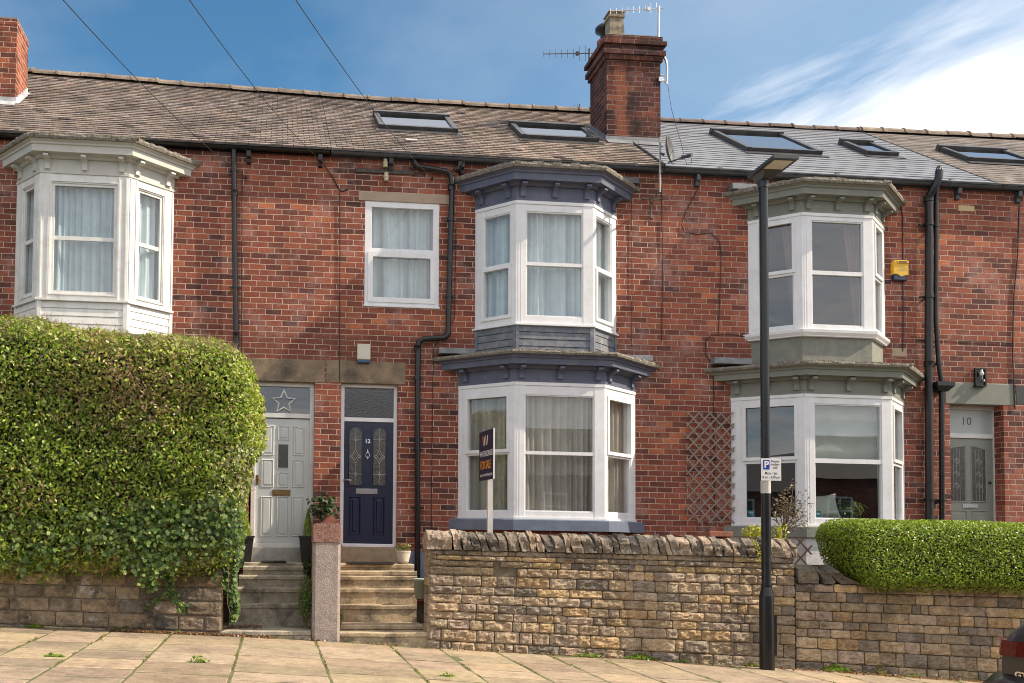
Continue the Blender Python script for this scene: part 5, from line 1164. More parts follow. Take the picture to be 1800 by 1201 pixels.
def HP(s, q, up): return (lx+s, ly+.06-q*math.cos(tl_), zt_-.02+q*math.sin(tl_)+up)
w_ = .165
out_ = [(-w_+.04, -.07), (w_-.04, -.07), (w_, -.03), (w_, L_), (-w_, L_), (-w_, -.03)]
P = [HP(s, q, .035) for s, q in out_]+[HP(s*.97, q, .075) for s, q in out_]
mb.add(P, [(0, 5, 4, 3, 2, 1)[::-1], (6, 7, 8, 9, 10, 11)]+[(i, (i+1) % 6, 6+(i+1) % 6, 6+i) for i in range(6)])
P = [HP(s, q, z) for z, f in ((.035, 1), (-.03, .55)) for s, q in ((-.11*f, -.03), (.11*f, -.03), (.11*f, .26*f+.03), (-.11*f, .26*f+.03))]; mb.box8(P[4:]+P[:4])
mb.lathe([(.062, -.13), (.062, -.04), (.07, .0), (.07, .03)], (lx, ly, zt_-.01), 16)
mb.lathe([(0, .075), (.03, .075), (.03, .1), (.0, .11)], HP(.0, .2, 0), 10)
hd = mb.build('lamp_head', surf('lamp_head_grey', (.035, .038, .045), (.05, .053, .06), 6, .4), t)
mb = MB(); P = [HP(s, q, z) for z in (.028, .034) for s, q in ((-.12, .3), (.12, .3), (.12, .56), (-.12, .56))]; mb.box8(P); mb.build('led_panel', surf('led_panel_cream', (.72, .66, .5), (.66, .6, .46), 60, .3), t)
# parking sign
Ys = ly-.085; sc = at(1356, 825.5, Ys); sw, sh = .245, .278
t = thing('parking_sign', 'small white permit parking plate with a blue P on the black lamp post', 'sign', (sc.x, Ys, sc.z-sh/2))
fs = Fr(sc.x-sw/2, Ys+.02, 1, -.13); sk = lambda z: z+K*sc.x
mb = MB(); mb.fb(fs, 0, sw, -.004, 0, sk(sc.z-sh/2), sk(sc.z+sh/2), ch=.001); mb.fb(fs, sw*.1, sw*.5, -.03, -.004, sk(sc.z-.02), sk(sc.z+.02)); mb.build('plate', surf('sign_white', (.8, .8, .78), None, 5, .35), t)
mb = MB(); vz = sk(sc.z); mb.fb(fs, sw*.1, sw*.42, 0, .0015, vz+sh*.0, vz+sh*.43); mb.build('blue_panel', surf('sign_blue', (.01, .04, .32), None, 5, .35), t)
mb = MB(); put_text(mb, fs, 'P', sw*.265, vz+sh*.215, .003, .115, bold=.004); mb.build('letter', surf('sign_letter_white', (.82, .82, .82), None, 5, .4), t)
mb = MB(); 
for s, a, v, z, wd in (('Permit', .70, .37, .042, .42), ('holders', .70, .23, .042, .44), ('only', .70, .09, .042, .25), ('Mon - Sat', .5, -.17, .046, .62), ('8 am - 6.30 pm', .5, -.35, .044, .88)): put_text(mb, fs, s, sw*a, vz+sh*v, .0015, z, width=sw*wd, bold=.0008)
mb.build('lettering', surf('sign_black', (.03, .03, .03), None, 5, .5), t)
q = at(1352, 856, ly-.06); mb = MB(); mb.lathe([(.0605, 0), (.0605, .16)], (lx, ly, q.z-.08), 20, smooth=True)
t2 = mb.build('column_label', surf('scuffed_white_label', (.62, .6, .56), (.45, .42, .38), 60, .5), pst if False else None); tag(t2, 'scuffed white paper label wrapped round the lamp post under the parking plate', 'label')

# ================================================================ for sale board
bp = Vector((2.81, -2.06, 0)); zt1 = at(856, 757, -2.06).z; zb1 = at(855, 844, -2.06).z; zp = at(853, 950, -2.06).z
t = thing('for_sale_sign', 'navy estate agent for sale board on a white post behind the stone wall', 'sign', (bp.x-.02, bp.y, zp-.3))
mb = MB(); mb.box(bp.x-.033+.0, bp.x+.033, bp.y-.033+.035, bp.y+.068, zp-.4, zt1-.05); mb.build('post', surf('white_post_paint', (.72, .69, .66), (.66, .62, .58), 9, .6, grime=.2), t)
fb_ = Fr(bp.x-.075, bp.y+.3, .055, -.6); BW = .6; zk = K*bp.x
mb = MB(); mb.fb(fb_, 0, BW, 0, .012, zb1+zk, zt1+zk); brd = mb.build('board', surf('board_navy', (.018, .014, .045), None, 5, .45), t)
mb = MB(); mb.fb(fb_, BW-.001, BW+.003, -.002, .014, zb1+zk, zt1+zk); mb.build('board_edge', WHITE, t)
WT = surf('board_white', (.75, .75, .75), None, 5, .5); OR = surf('board_orange', (.75, .27, .02), None, 5, .5)
BH = zt1-zb1; z0 = zb1+zk
fbk = Fr(fb_.x+fb_.dx*BW, fb_.y+fb_.dy*BW, -fb_.dx, -fb_.dy)
mw, mo = MB(), MB()
for f_, n_ in ((fb_, .0135), (fbk, .0015)):
    put_text(mw, f_, 'WHITEHORNES', BW*.5, z0+BH*.53, n_, .10, width=BW*.9, bold=.002)
    put_text(mo, f_, 'FOR SALE', BW*.46, z0+BH*.30, n_, .15, width=BW*.72, bold=.004)
    put_text(mw, f_, 'SALES  WHITEHORNES.COM', BW*.5, z0+BH*.1, n_, .045, width=BW*.85, bold=.001)
    c_ = BW*.42; top = z0+BH*.9; bot = z0+BH*.70
    for k, m_ in enumerate((mo, mw, mo, mw)):      # the W monogram of four slanting strokes
        a_ = c_-.11+k*.055; s_ = .05 if k % 2 == 0 else -.05
        x0_, x1_ = (a_, a_+.045) if k % 2 == 0 else (a_+.045, a_)
        m_.add([f_.p(x0_, n_, top), f_.p(x0_+.03, n_, top), f_.p(x1_+.03, n_, bot), f_.p(x1_, n_, bot)], [(3, 2, 1, 0)])
mw.build('white_lettering', WT, brd); mo.build('orange_lettering', OR, brd)

# ================================================================ trellises
def trellis(label, px0, px1, py0, py1, Y, d, mat, name='trellis', tilt=.0, clip=None):
    u0, u1, v0, v1 = R(px0, px1, py0, py1, Y); fr = Fr(0, Y, 1, 0); t = thing(name, label, 'trellis', fr.p(u0, 0, v0)); W_ = u1-u0
    for k, (s, n_) in enumerate(((1, .02), (-1, .008))):
        mb = MB(); vv = v0-W_; m_ = 1.05
        while vv < v1+W_:
            a, b = (u0, vv), (u1, vv+W_*m_)
            if s < 0: a, b = (u0, vv+W_*m_), (u1, vv)
            # clip to the rectangle
            def cl(p, q):
                t0, t1 = 0., 1.; dv = q[1]-p[1]
                for lim, sg in ((v0, 1), (v1, -1)):
                    f0 = (p[1]-lim)*sg; f1 = (q[1]-lim)*sg
                    if f0 < 0 and f1 < 0: return None
                    if f0 < 0: t0 = max(t0, f0/(f0-f1))
                    if f1 < 0: t1 = min(t1, f0/(f0-f1))
                return None if t1-t0 < .2 else (t0, t1)
            c_ = cl(a, b)
            if c_:
                A = (lerp(a[0], b[0], c_[0]), lerp(a[1], b[1], c_[0])); B = (lerp(a[0], b[0], c_[1]), lerp(a[1], b[1], c_[1]))
                dx, dv = B[0]-A[0], B[1]-A[1]; l = math.hypot(dx, dv); ox, ov = -dv/l*.0115, dx/l*.0115; ex, ev = dx/l*.02, dv/l*.02
                mb.fpoly(fr, [(A[0]-ex-ox, A[1]-ev-ov), (B[0]+ex-ox, B[1]+ev-ov), (B[0]+ex+ox, B[1]+ev+ov), (A[0]-ex+ox, A[1]-ev+ov)], n_, n_+.01)
            vv += d
        mb.build('laths', mat, t)
    return t
trellis('tall weathered expanding trellis on the brick wall left of the sage bay', 1207, 1288, 726, 918, -.03, .185, surf('weathered_lath', (.31, .25, .21), (.2, .16, .13), 30, .8))
trellis('short dark trellis against the white plinth under the sage bay', 1388, 1424, 947, 990, -.72, .23, surf('brown_lath', (.10, .045, .03), (.07, .035, .025), 30, .8))

# ================================================================ things inside the sage bay
b = bays['CG']; v = b['v']; f1 = b['facets'][1][0]; l1 = b['facets'][1][1]
mb = MB(); P = []; nseg = 30
zb_b = VV(1490, 806, -.6); 
for i in range(9):
    for j in range(nseg+1):
        s = j/nseg; z = lerp(v['gt']+.04, zb_b, s); n_ = -.10-.028*abs(math.sin(s*math.pi*3.4))*(1+.5*s)-.004*math.sin(i*2+s*9)
        P.append(f1.p(.10+(l1-.2)*i/8, n_, z))
mb.add(P, [(i*(nseg+1)+j, i*(nseg+1)+j+1, (i+1)*(nseg+1)+j+1, (i+1)*(nseg+1)+j) for i in range(8) for j in range(nseg)], True)
tag(mb.build('roman_blind', BLIND), 'pale folded roman blind in the middle of the lower sage bay', 'blind')
mb = MB(); cu = f1.p(l1*.33, -.3, v['gb']-.03); n_ = 12; P = []
for j in range(n_+1):
    for i in range(n_+1):
        s, t_ = i/n_*2-1, j/n_*2-1; th2 = .09*((1-s**4)*(1-t_**4))**.6
        x = s*(.25-.03*(1-t_*t_)); z = t_*(.2-.03*(1-s*s)); a_ = .08; P.append((x*math.cos(a_)-z*math.sin(a_), -th2, x*math.sin(a_)+z*math.cos(a_)))
Q = [(x, -y, z) for x, y, z in P]
G_ = [(j*(n_+1)+i, j*(n_+1)+i+1, (j+1)*(n_+1)+i+1, (j+1)*(n_+1)+i) for j in range(n_) for i in range(n_)]
mb.add(P, G_, True); mb.add(Q, [f[::-1] for f in G_], True); xform(mb, Matrix.Translation((cu[0], cu[1], cu[2]+.22)) @ Matrix.Rotation(-.25, 4, 'X'))
tag(mb.build('cushion', cloth('cushion_cloth', (.62, .6, .52), .05)), 'cream cushion leaning inside the lower sage bay window', 'cushion')
def stickr(lab, f, a, vz, ):
    t = thing('window_sticker', lab, 'sticker', f.p(a, 0, vz)); mb = MB(); mb.fb(f, a-.05, a+.05, -.0575, -.0562, vz-.055, vz+.055); mb.build('film', surf('teal_film', (.02, .19, .24), None, 4, .4), t)
    mb = MB(); mb.fb(f, a-.03, a+.03, -.0561, -.0555, vz+.018, vz+.028); mb.fb(f, a-.022, a+.022, -.0561, -.0555, vz+.002, vz+.01); mb.build('print', WT, t)
stickr('small teal sticker low in the centre pane of the lower sage bay', f1, .155+.075, v['gb']+.06); f0, l0 = b['facets'][0]; stickr('small teal sticker low in the left side pane of the lower sage bay', f0, .2+.08, v['gb']+.07)
# pink curtains upstairs in the sage bay
b2 = bays['CF']; v2 = b2['v']; f2, l2 = b2['facets'][1]
for lab, f, a0_, a1_, k in (('pink curtain drawn aside at the right of the upper sage bay', f2, l2-.36, l2-.1, 1), ('pink curtain drawn aside in the left facet of the upper sage bay', b2['facets'][0][0], b2['facets'][0][1]-.34, b2['facets'][0][1]-.1, 1)):
    mb = MB(); P = []
    for i in range(25):
        for j in range(11):
            s, t_ = i/24, j/10; wdth = lerp(1., .35, (1-abs(t_-.25)/.75) if t_ > .25 else 1)*1.; a_ = a1_-(a1_-a0_)*(1-s)*lerp(.25, 1., t_); P.append(f.p(a_, -.2+.02*math.sin(s*22), lerp(v2['gb']-.05, v2['gt']+.04, t_)))
    mb.add(P, [(i*11+j, (i+1)*11+j, (i+1)*11+j+1, i*11+j+1) for i in range(24) for j in range(10)], True); tag(mb.build('curtain', PINK), lab, 'curtain')

# ================================================================ foliage
def leaves(name, P, Nn, size, colr, mat, parent=None, base=(0, 0, 0), asp=.55, flat=.6, shape='leaf', updir=0., **tg):
    n = len(P); rn = RNG.normal(size=(n, 3)); N_ = Nn+rn*flat; N_ /= np.linalg.norm(N_, axis=1)[:, None]
    T = RNG.normal(size=(n, 3)); T[:, 2] += updir; T -= (T*N_).sum(1)[:, None]*N_; T /= np.linalg.norm(T, axis=1)[:, None]; B = np.cross(N_, T)
    s = (size*RNG.uniform(.65, 1.25, n))[:, None]; w_ = s*asp
    if shape == 'leaf':
        V = np.stack([P-T*s*.5, P+B*w_*.5-T*s*.05+N_*s*.06, P+T*s*.5-N_*s*.06, P-B*w_*.5-T*s*.05+N_*s*.06], 1).reshape(-1, 3); Fq = np.arange(n*4).reshape(n, 4); c = colr
    elif shape == 'ivy':
        pts = [(-.45, 0), (-.35, .45), (.05, .32), (.1, .5), (.55, 0), (.1, -.5), (.05, -.32), (-.35, -.45)]
        V = np.stack([P+T*s*a+B*s*b_-N_*s*.12*abs(b_) for a, b_ in pts], 1).reshape(-1, 3); Fq = np.arange(n*8).reshape(n, 8); c = colr
    elif shape == 'strip':
        V = np.stack([P-B*w_*.5, P+B*w_*.5, P+T*s+B*w_*.15, P+T*s-B*w_*.15], 1).reshape(-1, 3); Fq = np.arange(n*4).reshape(n, 4); c = colr
    return arr_mesh(name, V, Fq, c, mat, parent, base, **tg)
def pick(n, cols, wts, var=.18):
    c = np.array(cols)[RNG.choice(len(cols), n, p=np.array(wts)/sum(wts))]; return c*RNG.uniform(1-var, 1+var, (n, 1))
def vnoise(P, sc, off=0.):                       # cheap smooth noise
    a = P*sc+off; return (np.sin(a[:, 0]*1.7+np.sin(a[:, 2]*2.1+1)*1.3)+np.sin(a[:, 2]*2.3+np.sin(a[:, 1]*1.9)*1.2+2)+np.sin(a[:, 1]*1.5+a[:, 0]*.9+a[:, 2]*1.1))/3
class Hedge:
    def __init__(s, lo, hi, r, amp, warp=None): s.lo, s.hi, s.r, s.amp, s.warp = np.array(lo, float), np.array(hi, float), r, amp, warp
    def map(s, p, dr):
        q = np.clip(p, s.lo+s.r, s.hi-s.r); d = p-q; l = np.linalg.norm(d, axis=1)[:, None]+1e-9; n = d/l
        bump = s.amp*(vnoise(q+n*s.r, 2.1)+.6*vnoise(q+n*s.r, 5.3, 4.)+.4*vnoise(q+n*s.r, 11., 2.))[:, None]
        o = q+n*(s.r+bump+(dr[:, None] if hasattr(dr, 'shape') else dr))
        if s.warp: o = s.warp(o)
        return o, n
    def sample(s, n, dmin, dmax, faces):
        size = s.hi-s.lo; A = {'f': size[0]*size[2], 't': size[0]*size[1], 'r': size[1]*size[2], 'l': size[1]*size[2], 'b': size[0]*size[1]}
        tot = sum(A[f]*w_ for f, w_ in faces.items()); out = []
        for f, w_ in faces.items():
            m = int(n*A[f]*w_/tot); u = RNG.random((m, 3)); p = s.lo+u*size
            if f == 'f': p[:, 1] = s.lo[1]
            if f == 't': p[:, 2] = s.hi[2]
            if f == 'r': p[:, 0] = s.hi[0]
            if f == 'l': p[:, 0] = s.lo[0]
            if f == 'b': p[:, 2] = s.lo[2]
            out.append(p)
        p = np.concatenate(out); d = dmin+(dmax-dmin)*RNG.random(len(p))**.6
        return s.map(p, d)
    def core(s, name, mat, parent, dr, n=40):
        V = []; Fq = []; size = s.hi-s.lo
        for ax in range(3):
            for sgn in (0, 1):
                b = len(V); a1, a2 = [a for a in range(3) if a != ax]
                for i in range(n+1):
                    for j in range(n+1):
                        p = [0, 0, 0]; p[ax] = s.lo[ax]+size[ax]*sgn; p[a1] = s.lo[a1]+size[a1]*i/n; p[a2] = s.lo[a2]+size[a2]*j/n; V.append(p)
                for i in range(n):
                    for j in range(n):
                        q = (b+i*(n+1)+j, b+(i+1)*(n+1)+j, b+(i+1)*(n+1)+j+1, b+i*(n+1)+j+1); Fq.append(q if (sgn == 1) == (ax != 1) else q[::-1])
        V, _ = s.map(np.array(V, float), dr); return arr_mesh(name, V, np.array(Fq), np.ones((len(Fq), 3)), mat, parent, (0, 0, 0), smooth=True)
# tall overgrown hedge
ztop = at(200, 577, -2.3).z-.15
def warpL(o):
    t = np.clip((o[:, 2]-1.1)/(ztop-1.1), 0, 1); o = o.copy()
    right = np.clip((o[:, 0]+1.4)/1.3, 0, 1); o[:, 0] -= right*(.46*(1-t)**1.3 + .30*np.clip((t-.66)/.34, 0, 1)**1.5)
    o[:, 2] -= .15*t*np.clip((o[:, 0]+1.8)/1.7, 0, 1)**1.5
    o[:, 2] += .06*np.sin(o[:, 0]*1.9+.6)*t*.6 + .05*t*(o[:, 0] < -2.6)*np.clip(-2.6-o[:, 0], 0, 1)*2
    o[:, 1] += .12*(1-t)**2
    return o
HL = Hedge((-6., -2.86, 1.02), (-.10, -1.5, ztop+.02), .42, .07, warpL)
hl = thing('hedge', 'tall overgrown privet hedge hiding the lower half of the left house', 'hedge', (-3.2, -2.2, 1.2))
HL.core('light_block', HCORE, hl, -.2)  # solid dark core added behind the leaves to block light
P, Nn = HL.sample(84000, -.2, .08, {'f': 1., 't': .8, 'r': 1.1, 'b': .3})
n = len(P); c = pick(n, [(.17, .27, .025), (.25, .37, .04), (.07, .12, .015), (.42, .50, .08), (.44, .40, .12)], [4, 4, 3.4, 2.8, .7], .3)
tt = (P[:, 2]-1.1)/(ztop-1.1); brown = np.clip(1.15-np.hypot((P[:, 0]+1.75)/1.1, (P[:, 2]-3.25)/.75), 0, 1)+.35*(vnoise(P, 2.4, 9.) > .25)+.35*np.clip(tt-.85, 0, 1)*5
yel = RNG.random(n) < .28*np.clip(tt, 0, 1)**2+.35*np.clip((P[:, 0]+.9)/.8, 0, 1)*(tt > .25); c[yel] = pick(yel.sum(), [(.50, .54, .14), (.52, .47, .22), (.38, .46, .08)], [2, 1, 2])  # sunlight put into the leaf colour: yellower towards the top and right
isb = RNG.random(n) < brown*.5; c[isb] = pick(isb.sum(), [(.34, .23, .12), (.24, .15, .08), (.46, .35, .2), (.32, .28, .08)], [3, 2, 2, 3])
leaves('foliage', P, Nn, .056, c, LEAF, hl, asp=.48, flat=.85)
P, Nn = HL.sample(12000, -.04, .08, {'f': .6, 't': 2.6, 'r': .6}); leaves('twigs', P, Nn, .11, pick(len(P), [(.3, .22, .13), (.22, .15, .09), (.2, .22, .06)], [3, 2, 1]), LEAF, hl, asp=.06, flat=.5, shape='strip', updir=1.5)
# small clipped hedge
x0h = at(1444, 960, -2.5).x+.26; z1h = at(1600, 916, -2.5).z; z0h = 1.01
def warpR(o):
    o = o.copy(); t = np.clip((o[:, 2]-z0h)/(z1h-z0h), 0, 1); left = np.clip((x0h+1.1-o[:, 0])/1.1, 0, 1); o[:, 0] += left*.28*(1-t)**2; o[:, 2] -= .014*(o[:, 0]-x0h); return o
HR = Hedge((x0h, -2.72, .90), (13., -1.75, z1h), .26, .016, warpR)
hr = thing('hedge', 'small neatly clipped bright green hedge growing along the lower stone wall', 'hedge', (9.5, -2.2, .95))
HR.core('light_block', HCORE, hr, -.07)  # light-blocking core added inside the clipped hedge too
P, Nn = HR.sample(72000, -.09, .035, {'f': 1., 't': 1., 'l': 1.2, 'b': .3}); n = len(P)
c = pick(n, [(.17, .26, .02), (.26, .37, .03), (.09, .14, .015), (.38, .47, .06), (.24, .15, .05)], [4, 4, 2.5, 2, .6]); leaves('foliage', P, Nn, .032, c, LEAF, hr, asp=.58, flat=.7)
# ivy
iv = thing('ivy', 'dark green ivy trailing from under the tall hedge over the stone wall', 'ivy', (-1.3, -2.5, 1.0))
pts = []; nn = []; cc = []
def ivpatch(px0, px1, py0, py1, Y, n_, dens=None):
    k = 0
    while k < n_:
        px, py = random.uniform(px0, px1), random.uniform(py0, py1)
        if dens and random.random() > dens(px, py): k += 1; continue
        p = at(px, py, Y+random.uniform(-.06, .06)); pts.append(p); nn.append((random.uniform(-.2, .3), -1, .35)); k += 1
YI = -2.86
low = lambda px: 985+18*math.sin(px*.03)+26*math.exp(-((px-265)/45)**2)
ivpatch(0, 425, 885, 1040, YI+.05, 3000, lambda x, y: (0 if y > low(x)+12*math.sin(x*.21) else 1)*min(1, .12+(y-875)/75)*(.35 if x < 150 else 1))
ivpatch(230, 430, 875, 960, YI, 500, lambda x, y: .7)
for x0_, y0_, x1_, y1_, m_ in ((265, 985, 262, 1040, 60), (215, 985, 205, 1012, 30), (292, 1000, 305, 1048, 60), (300, 1040, 258, 1068, 26), (305, 1040, 318, 1078, 40), (318, 1060, 335, 1070, 10), (170, 975, 168, 1000, 20), (60, 985, 30, 1022, 8), (365, 985, 375, 1020, 18)):
    for i in range(m_):
        s = random.random(); pts.append(at(lerp(x0_, x1_, s)+random.uniform(-7, 7), lerp(y0_, y1_, s), -2.47)); nn.append((.1, -1, .3))
for i in range(1500):                            # column of ivy over the end of the wall beside the steps
    s = random.random()**.8; y_ = lerp(925, 1092, s); wv = 18*(1-abs(s-.35)*1.2)
    pts.append(at(407+random.uniform(-wv, wv)+6*math.sin(s*9), y_, -2.32+random.uniform(-.1, .2))); nn.append((.6, -1, .4))
P = np.array([tuple(p) for p in pts]); Nn = np.array(nn, float); n = len(P)
c = pick(n, [(.06, .12, .018), (.10, .17, .025), (.035, .07, .013), (.19, .25, .05), (.27, .31, .1)], [4, 4, 3, 1.6, .4])
leaves('leaves', P, Nn, .056, c, IVYM, iv, flat=.35, shape='ivy')
# variegated ivy on the hedge end, sunlight also put into its paler leaf colours
pts = []
P, Nn = HL.sample(16000, .0, .06, {'f': 1., 'r': 1.4}); m_ = (P[:, 2] < 2.6) & (P[:, 0] > -1.2+.5*(P[:, 2]-1.2)) & (RNG.random(len(P)) < .75)
P, Nn = P[m_], Nn[m_]; leaves('pale_leaves', P, Nn, .055, pick(len(P), [(.26, .27, .15), (.16, .19, .07), (.36, .35, .24), (.08, .12, .04)], [3, 3, 1.2, 2]), IVYM, iv, flat=.5, shape='ivy')
for a, b_ in (((300, 985), (310, 1070)), ((262, 980), (258, 1050)), ((400, 940), (404, 1085)), ((310, 1040), (262, 1066)), ((225, 940), (240, 1000))):
    mb = MB(); p, q = at(*a, -2.46), at(*b_, -2.46); mb.tube([p.lerp(q, t_)+Vector((random.uniform(-.03, .03), random.uniform(-.02, .02), 0)) for t_ in np.linspace(0, 1, 7)], .004, 5); mb.build('stem', TWIG, iv)
# bushes, pots, planters
def bush(name, label, cat, c, rad, n_, size, cols, wts, mat=LEAF, shape='leaf', group=None, asp=.5, stems=4, flat=.8, dens=.5):
    c = np.array(c, float); rad = np.array(rad); t = thing(name, label, cat, (c[0], c[1], c[2]-rad[2]), group)
    d = RNG.normal(size=(n_, 3)); d /= np.linalg.norm(d, axis=1)[:, None]; r_ = RNG.random(n_)**dens; wob = 1+.22*vnoise(d, 3., c[0])
    P = c+d*rad*(r_*wob)[:, None]; leaves('leaves', P, d+np.array([0, -.3, .5]), size, pick(n_, cols, wts), mat, t, asp=asp, flat=flat, shape=shape)
    mb = MB(); bz = Vector((c[0], c[1], c[2]-rad[2]-.05))
    for i in range(stems):
        e_ = Vector(tuple(P[RNG.integers(n_)])); m__ = bz.lerp(e_, .5)+Vector((random.uniform(-.05, .05), 0, random.uniform(0, .05))); mb.tube([bz, m__, e_], [.009, .006, .003], 5)
    mb.build('stems', TWIG, t); return t
DKG = [(.03, .06, .018), (.05, .09, .025), (.02, .04, .014), (.12, .13, .04)]
bush('climbing_shrub', 'dark green leafy shrub between the two front doors above the ridged coping', 'shrub', at(569, 893, -.45), (.24, .2, .2), 240, .06, DKG, [4, 3, 2, .5], IVYM, 'ivy', dens=.4)
bush('shrub', 'dense small leaved green plant at the left foot of the gate pier', 'shrub', at(540, 1055, -2.2), (.12, .15, .30), 2600, .026, [(.08, .15, .02), (.12, .2, .03), (.05, .09, .015)], [3, 2, 2], dens=.45)
bush('shrub', 'small tuft of green leaves poking out right of the gate pier', 'shrub', at(598, 1083, -2.15), (.05, .08, .1), 260, .024, [(.10, .17, .02), (.14, .22, .03)], [1, 1])
bush('shrub', 'low green plant at the top of the left steps behind the pier', 'shrub', at(543, 998, -1.3), (.08, .1, .12), 300, .04, DKG, [3, 3, 1, 1], IVYM, 'ivy')
def conifer(label, base, h, rad, n_=1500):
    base = Vector(base); t = thing('dwarf_conifer', label, 'shrub', base); s = RNG.random(n_)**.8; a = RNG.random(n_)*6.28; rr_ = rad*(1-s)**.7*(.55+.45*RNG.random(n_))
    P = np.stack([base.x+rr_*np.cos(a), base.y+rr_*np.sin(a), base.z+s*h], 1); Nn = np.stack([np.cos(a), np.sin(a), .2+0*a], 1)
    leaves('leaves', P, Nn, .05, pick(n_, [(.28, .34, .03), (.2, .28, .03), (.36, .4, .05), (.12, .16, .02)], [3, 3, 1.5, 1]), LEAF, t, asp=.14, flat=.35, updir=2.5)
    mb = MB(); mb.tube([base+Vector((0, 0, -.05)), base+Vector((0, 0, h*.7))], .008, 5); mb.build('stem', TWIG, t)
def planter(label, c, w0, w1, h, mat):
    t = thing('planter', label, 'planter', c); mb = MB(); x, y, z = c
    for (ra, za), (rb, zb_) in (((w0, 0), (w1, h)), ((w1, h-.025), (w1+.012, h-.025)), ((w1+.012, h-.025), (w1+.012, h)), ((w1+.012, h), (w1-.02, h)), ((w1-.02, h), (w1-.02, h-.05))):
        P = [(x+sx*r_, y+sy*r_, z+z_2) for r_, z_2 in ((ra, za), (rb, zb_)) for sx, sy in ((-1, -1), (1, -1), (1, 1), (-1, 1))]; mb.add(P, [(i, (i+1) % 4, 4+(i+1) % 4, 4+i) for i in range(4)])
    mb.build('pot', mat, t); mb = MB(); mb.add([(x+sx*(w1-.02), y+sy*(w1-.02), z+h-.045) for sx, sy in ((-1, -1), (1, -1), (1, 1), (-1, 1))], [(0, 1, 2, 3)]); mb.build('soil', EARTH, t)
PL = surf('dark_planter', (.022, .02, .022), (.035, .03, .032), 6, .5)
zl_ = edL[-1][1]
for k, (lab, lab2, px) in enumerate((('tapered black planter at the left of the pale grey door', 'yellow green dwarf conifer in the planter left of the pale grey door', 431), ('tapered black planter half hidden by the pier right of the pale grey door', 'narrow yellow green dwarf conifer right of the pale grey door', 541))):
    p = at(px, 940, -.32); hh = at(px, 942, -.32).z-zl_; planter(lab, (p.x, -.32, zl_), .085, .125, hh, PL); conifer(lab2, (p.x, -.32, zl_+hh-.04), .34 if k == 0 else .42, .12 if k == 0 else .09)
p = at(418, 960, -.6); planter('second black planter in front at the left of the grey door steps', (p.x, -.6, zl_-.03), .075, .11, at(418, 957, -.6).z-zl_+.03, PL)
CP = surf('cream_ribbed_pot', (.5, .45, .36), (.42, .36, .28), 9, .7, grime=.3)
p = at(708, 985, -.5); zr_ = edR[-1][1]; t = thing('plant_pot', 'small cream ribbed pot on the top step by the navy door', 'plant pot', (p.x, -.5, zr_))
mb = MB(); mb.lathe([(0, 0), (.07, 0), (.085, .03), (.092, .05), (.088, .055), (.1, .08), (.096, .085), (.11, .12), (.106, .125), (.118, .17), (.118, .19), (.10, .19), (.10, .17), (0, .165)], (p.x, -.5, zr_), 20); mb.build('pot', CP, t)
bush('pot_plant', 'wispy yellow and green plant growing in the cream ribbed pot', 'plant', (p.x, -.5, zr_+.24), (.11, .1, .07), 160, .04, [(.28, .24, .05), (.1, .14, .03), (.3, .12, .05)], [2, 3, 1])
p = at(742, 1050, -1.55); t = thing('plant_pot', 'pale green plastic pot beside the stone wall at the right of the steps', 'plant pot', (p.x, -1.55, p.z))
mb = MB(); mb.lathe([(0, 0), (.09, 0), (.12, .24), (.128, .24), (.128, .27), (.11, .27), (.1, .2), (0, .2)], tuple(p-Vector((0, 0, .02))), 18); mb.build('pot', surf('pale_green_pot', (.33, .4, .33), (.28, .34, .28), 5, .5), t)
# boot mats on the landings
def mat_(label, px0, px1, y, Yd, z):
    u0_, u1_ = at(px0, y, Yd).x, at(px1, y, Yd).x; t = thing('door_mat', label, 'mat', (u0_, Yd, z)); mb = MB(); mb.box(u0_, u1_, Yd-.28, Yd+.12, z+.004, z+.018); k = u0_+.02
    while k < u1_-.02: mb.box(k, k+.01, Yd-.27, Yd+.11, z+.018, z+.024); k += .025
    mb.build('ribs', surf('dark_rubber', (.03, .028, .027), (.05, .046, .042), 30, .8), t)
mat_('dark ribbed mat on the landing before the navy door', 609, 690, 988, -.4, zr_); mat_('thin dark mat on the landing before the pale grey door', 460, 503, 984, -.35, zl_)
# purple leaved shrub, yellow plants in front of the sage bay
b_ = at(1378, 935, -1.3); t = thing('tall_shrub', 'open shrub with grey purple leaves in front of the lower sage bay', 'shrub', b_-Vector((0, 0, .35)))
P = []; tips = []; mb = MB(); rs = random.Random(6)
for px, py in ((1395, 848), (1370, 875), (1410, 890), (1385, 880), (1418, 905), (1360, 900), (1425, 870), (1398, 910), (1380, 860), (1405, 865), (1365, 880), (1415, 920), (1392, 895)):
    e_ = at(px, py, -1.3+rs.uniform(-.25, .2)); m__ = b_.lerp(e_, .55)+Vector((rs.uniform(-.04, .04), 0, .02)); mb.tube([b_+Vector((0, 0, -.35)), b_, m__, e_], [.012, .01, .006, .002], 5)
    for k in range(38): s = rs.uniform(.35, 1.05); q = (b_.lerp(m__, s*2) if s < .5 else m__.lerp(e_, s*2-1)); P.append(q+Vector((rs.gauss(0, .055), rs.gauss(0, .05), rs.gauss(0, .05))))
mb.build('branches', TWIG, t); P = np.array([tuple(p) for p in P]); leaves('leaves', P, np.tile([.2, -.6, .6], (len(P), 1)), .052, pick(len(P), [(.18, .12, .11), (.10, .09, .05), (.28, .2, .18), (.08, .11, .04), (.34, .26, .22)], [3, 3, 2, 2, 1]), LEAF, t, asp=.4, flat=.8)
YEL = [(.5, .46, .04), (.38, .4, .04), (.2, .26, .03)]
bush('shrub', 'bright yellow green plant behind the stone coping left of the lamp post', 'shrub', at(1330, 936, -2.0), (.2, .12, .11), 420, .042, YEL, [3, 3, 1])
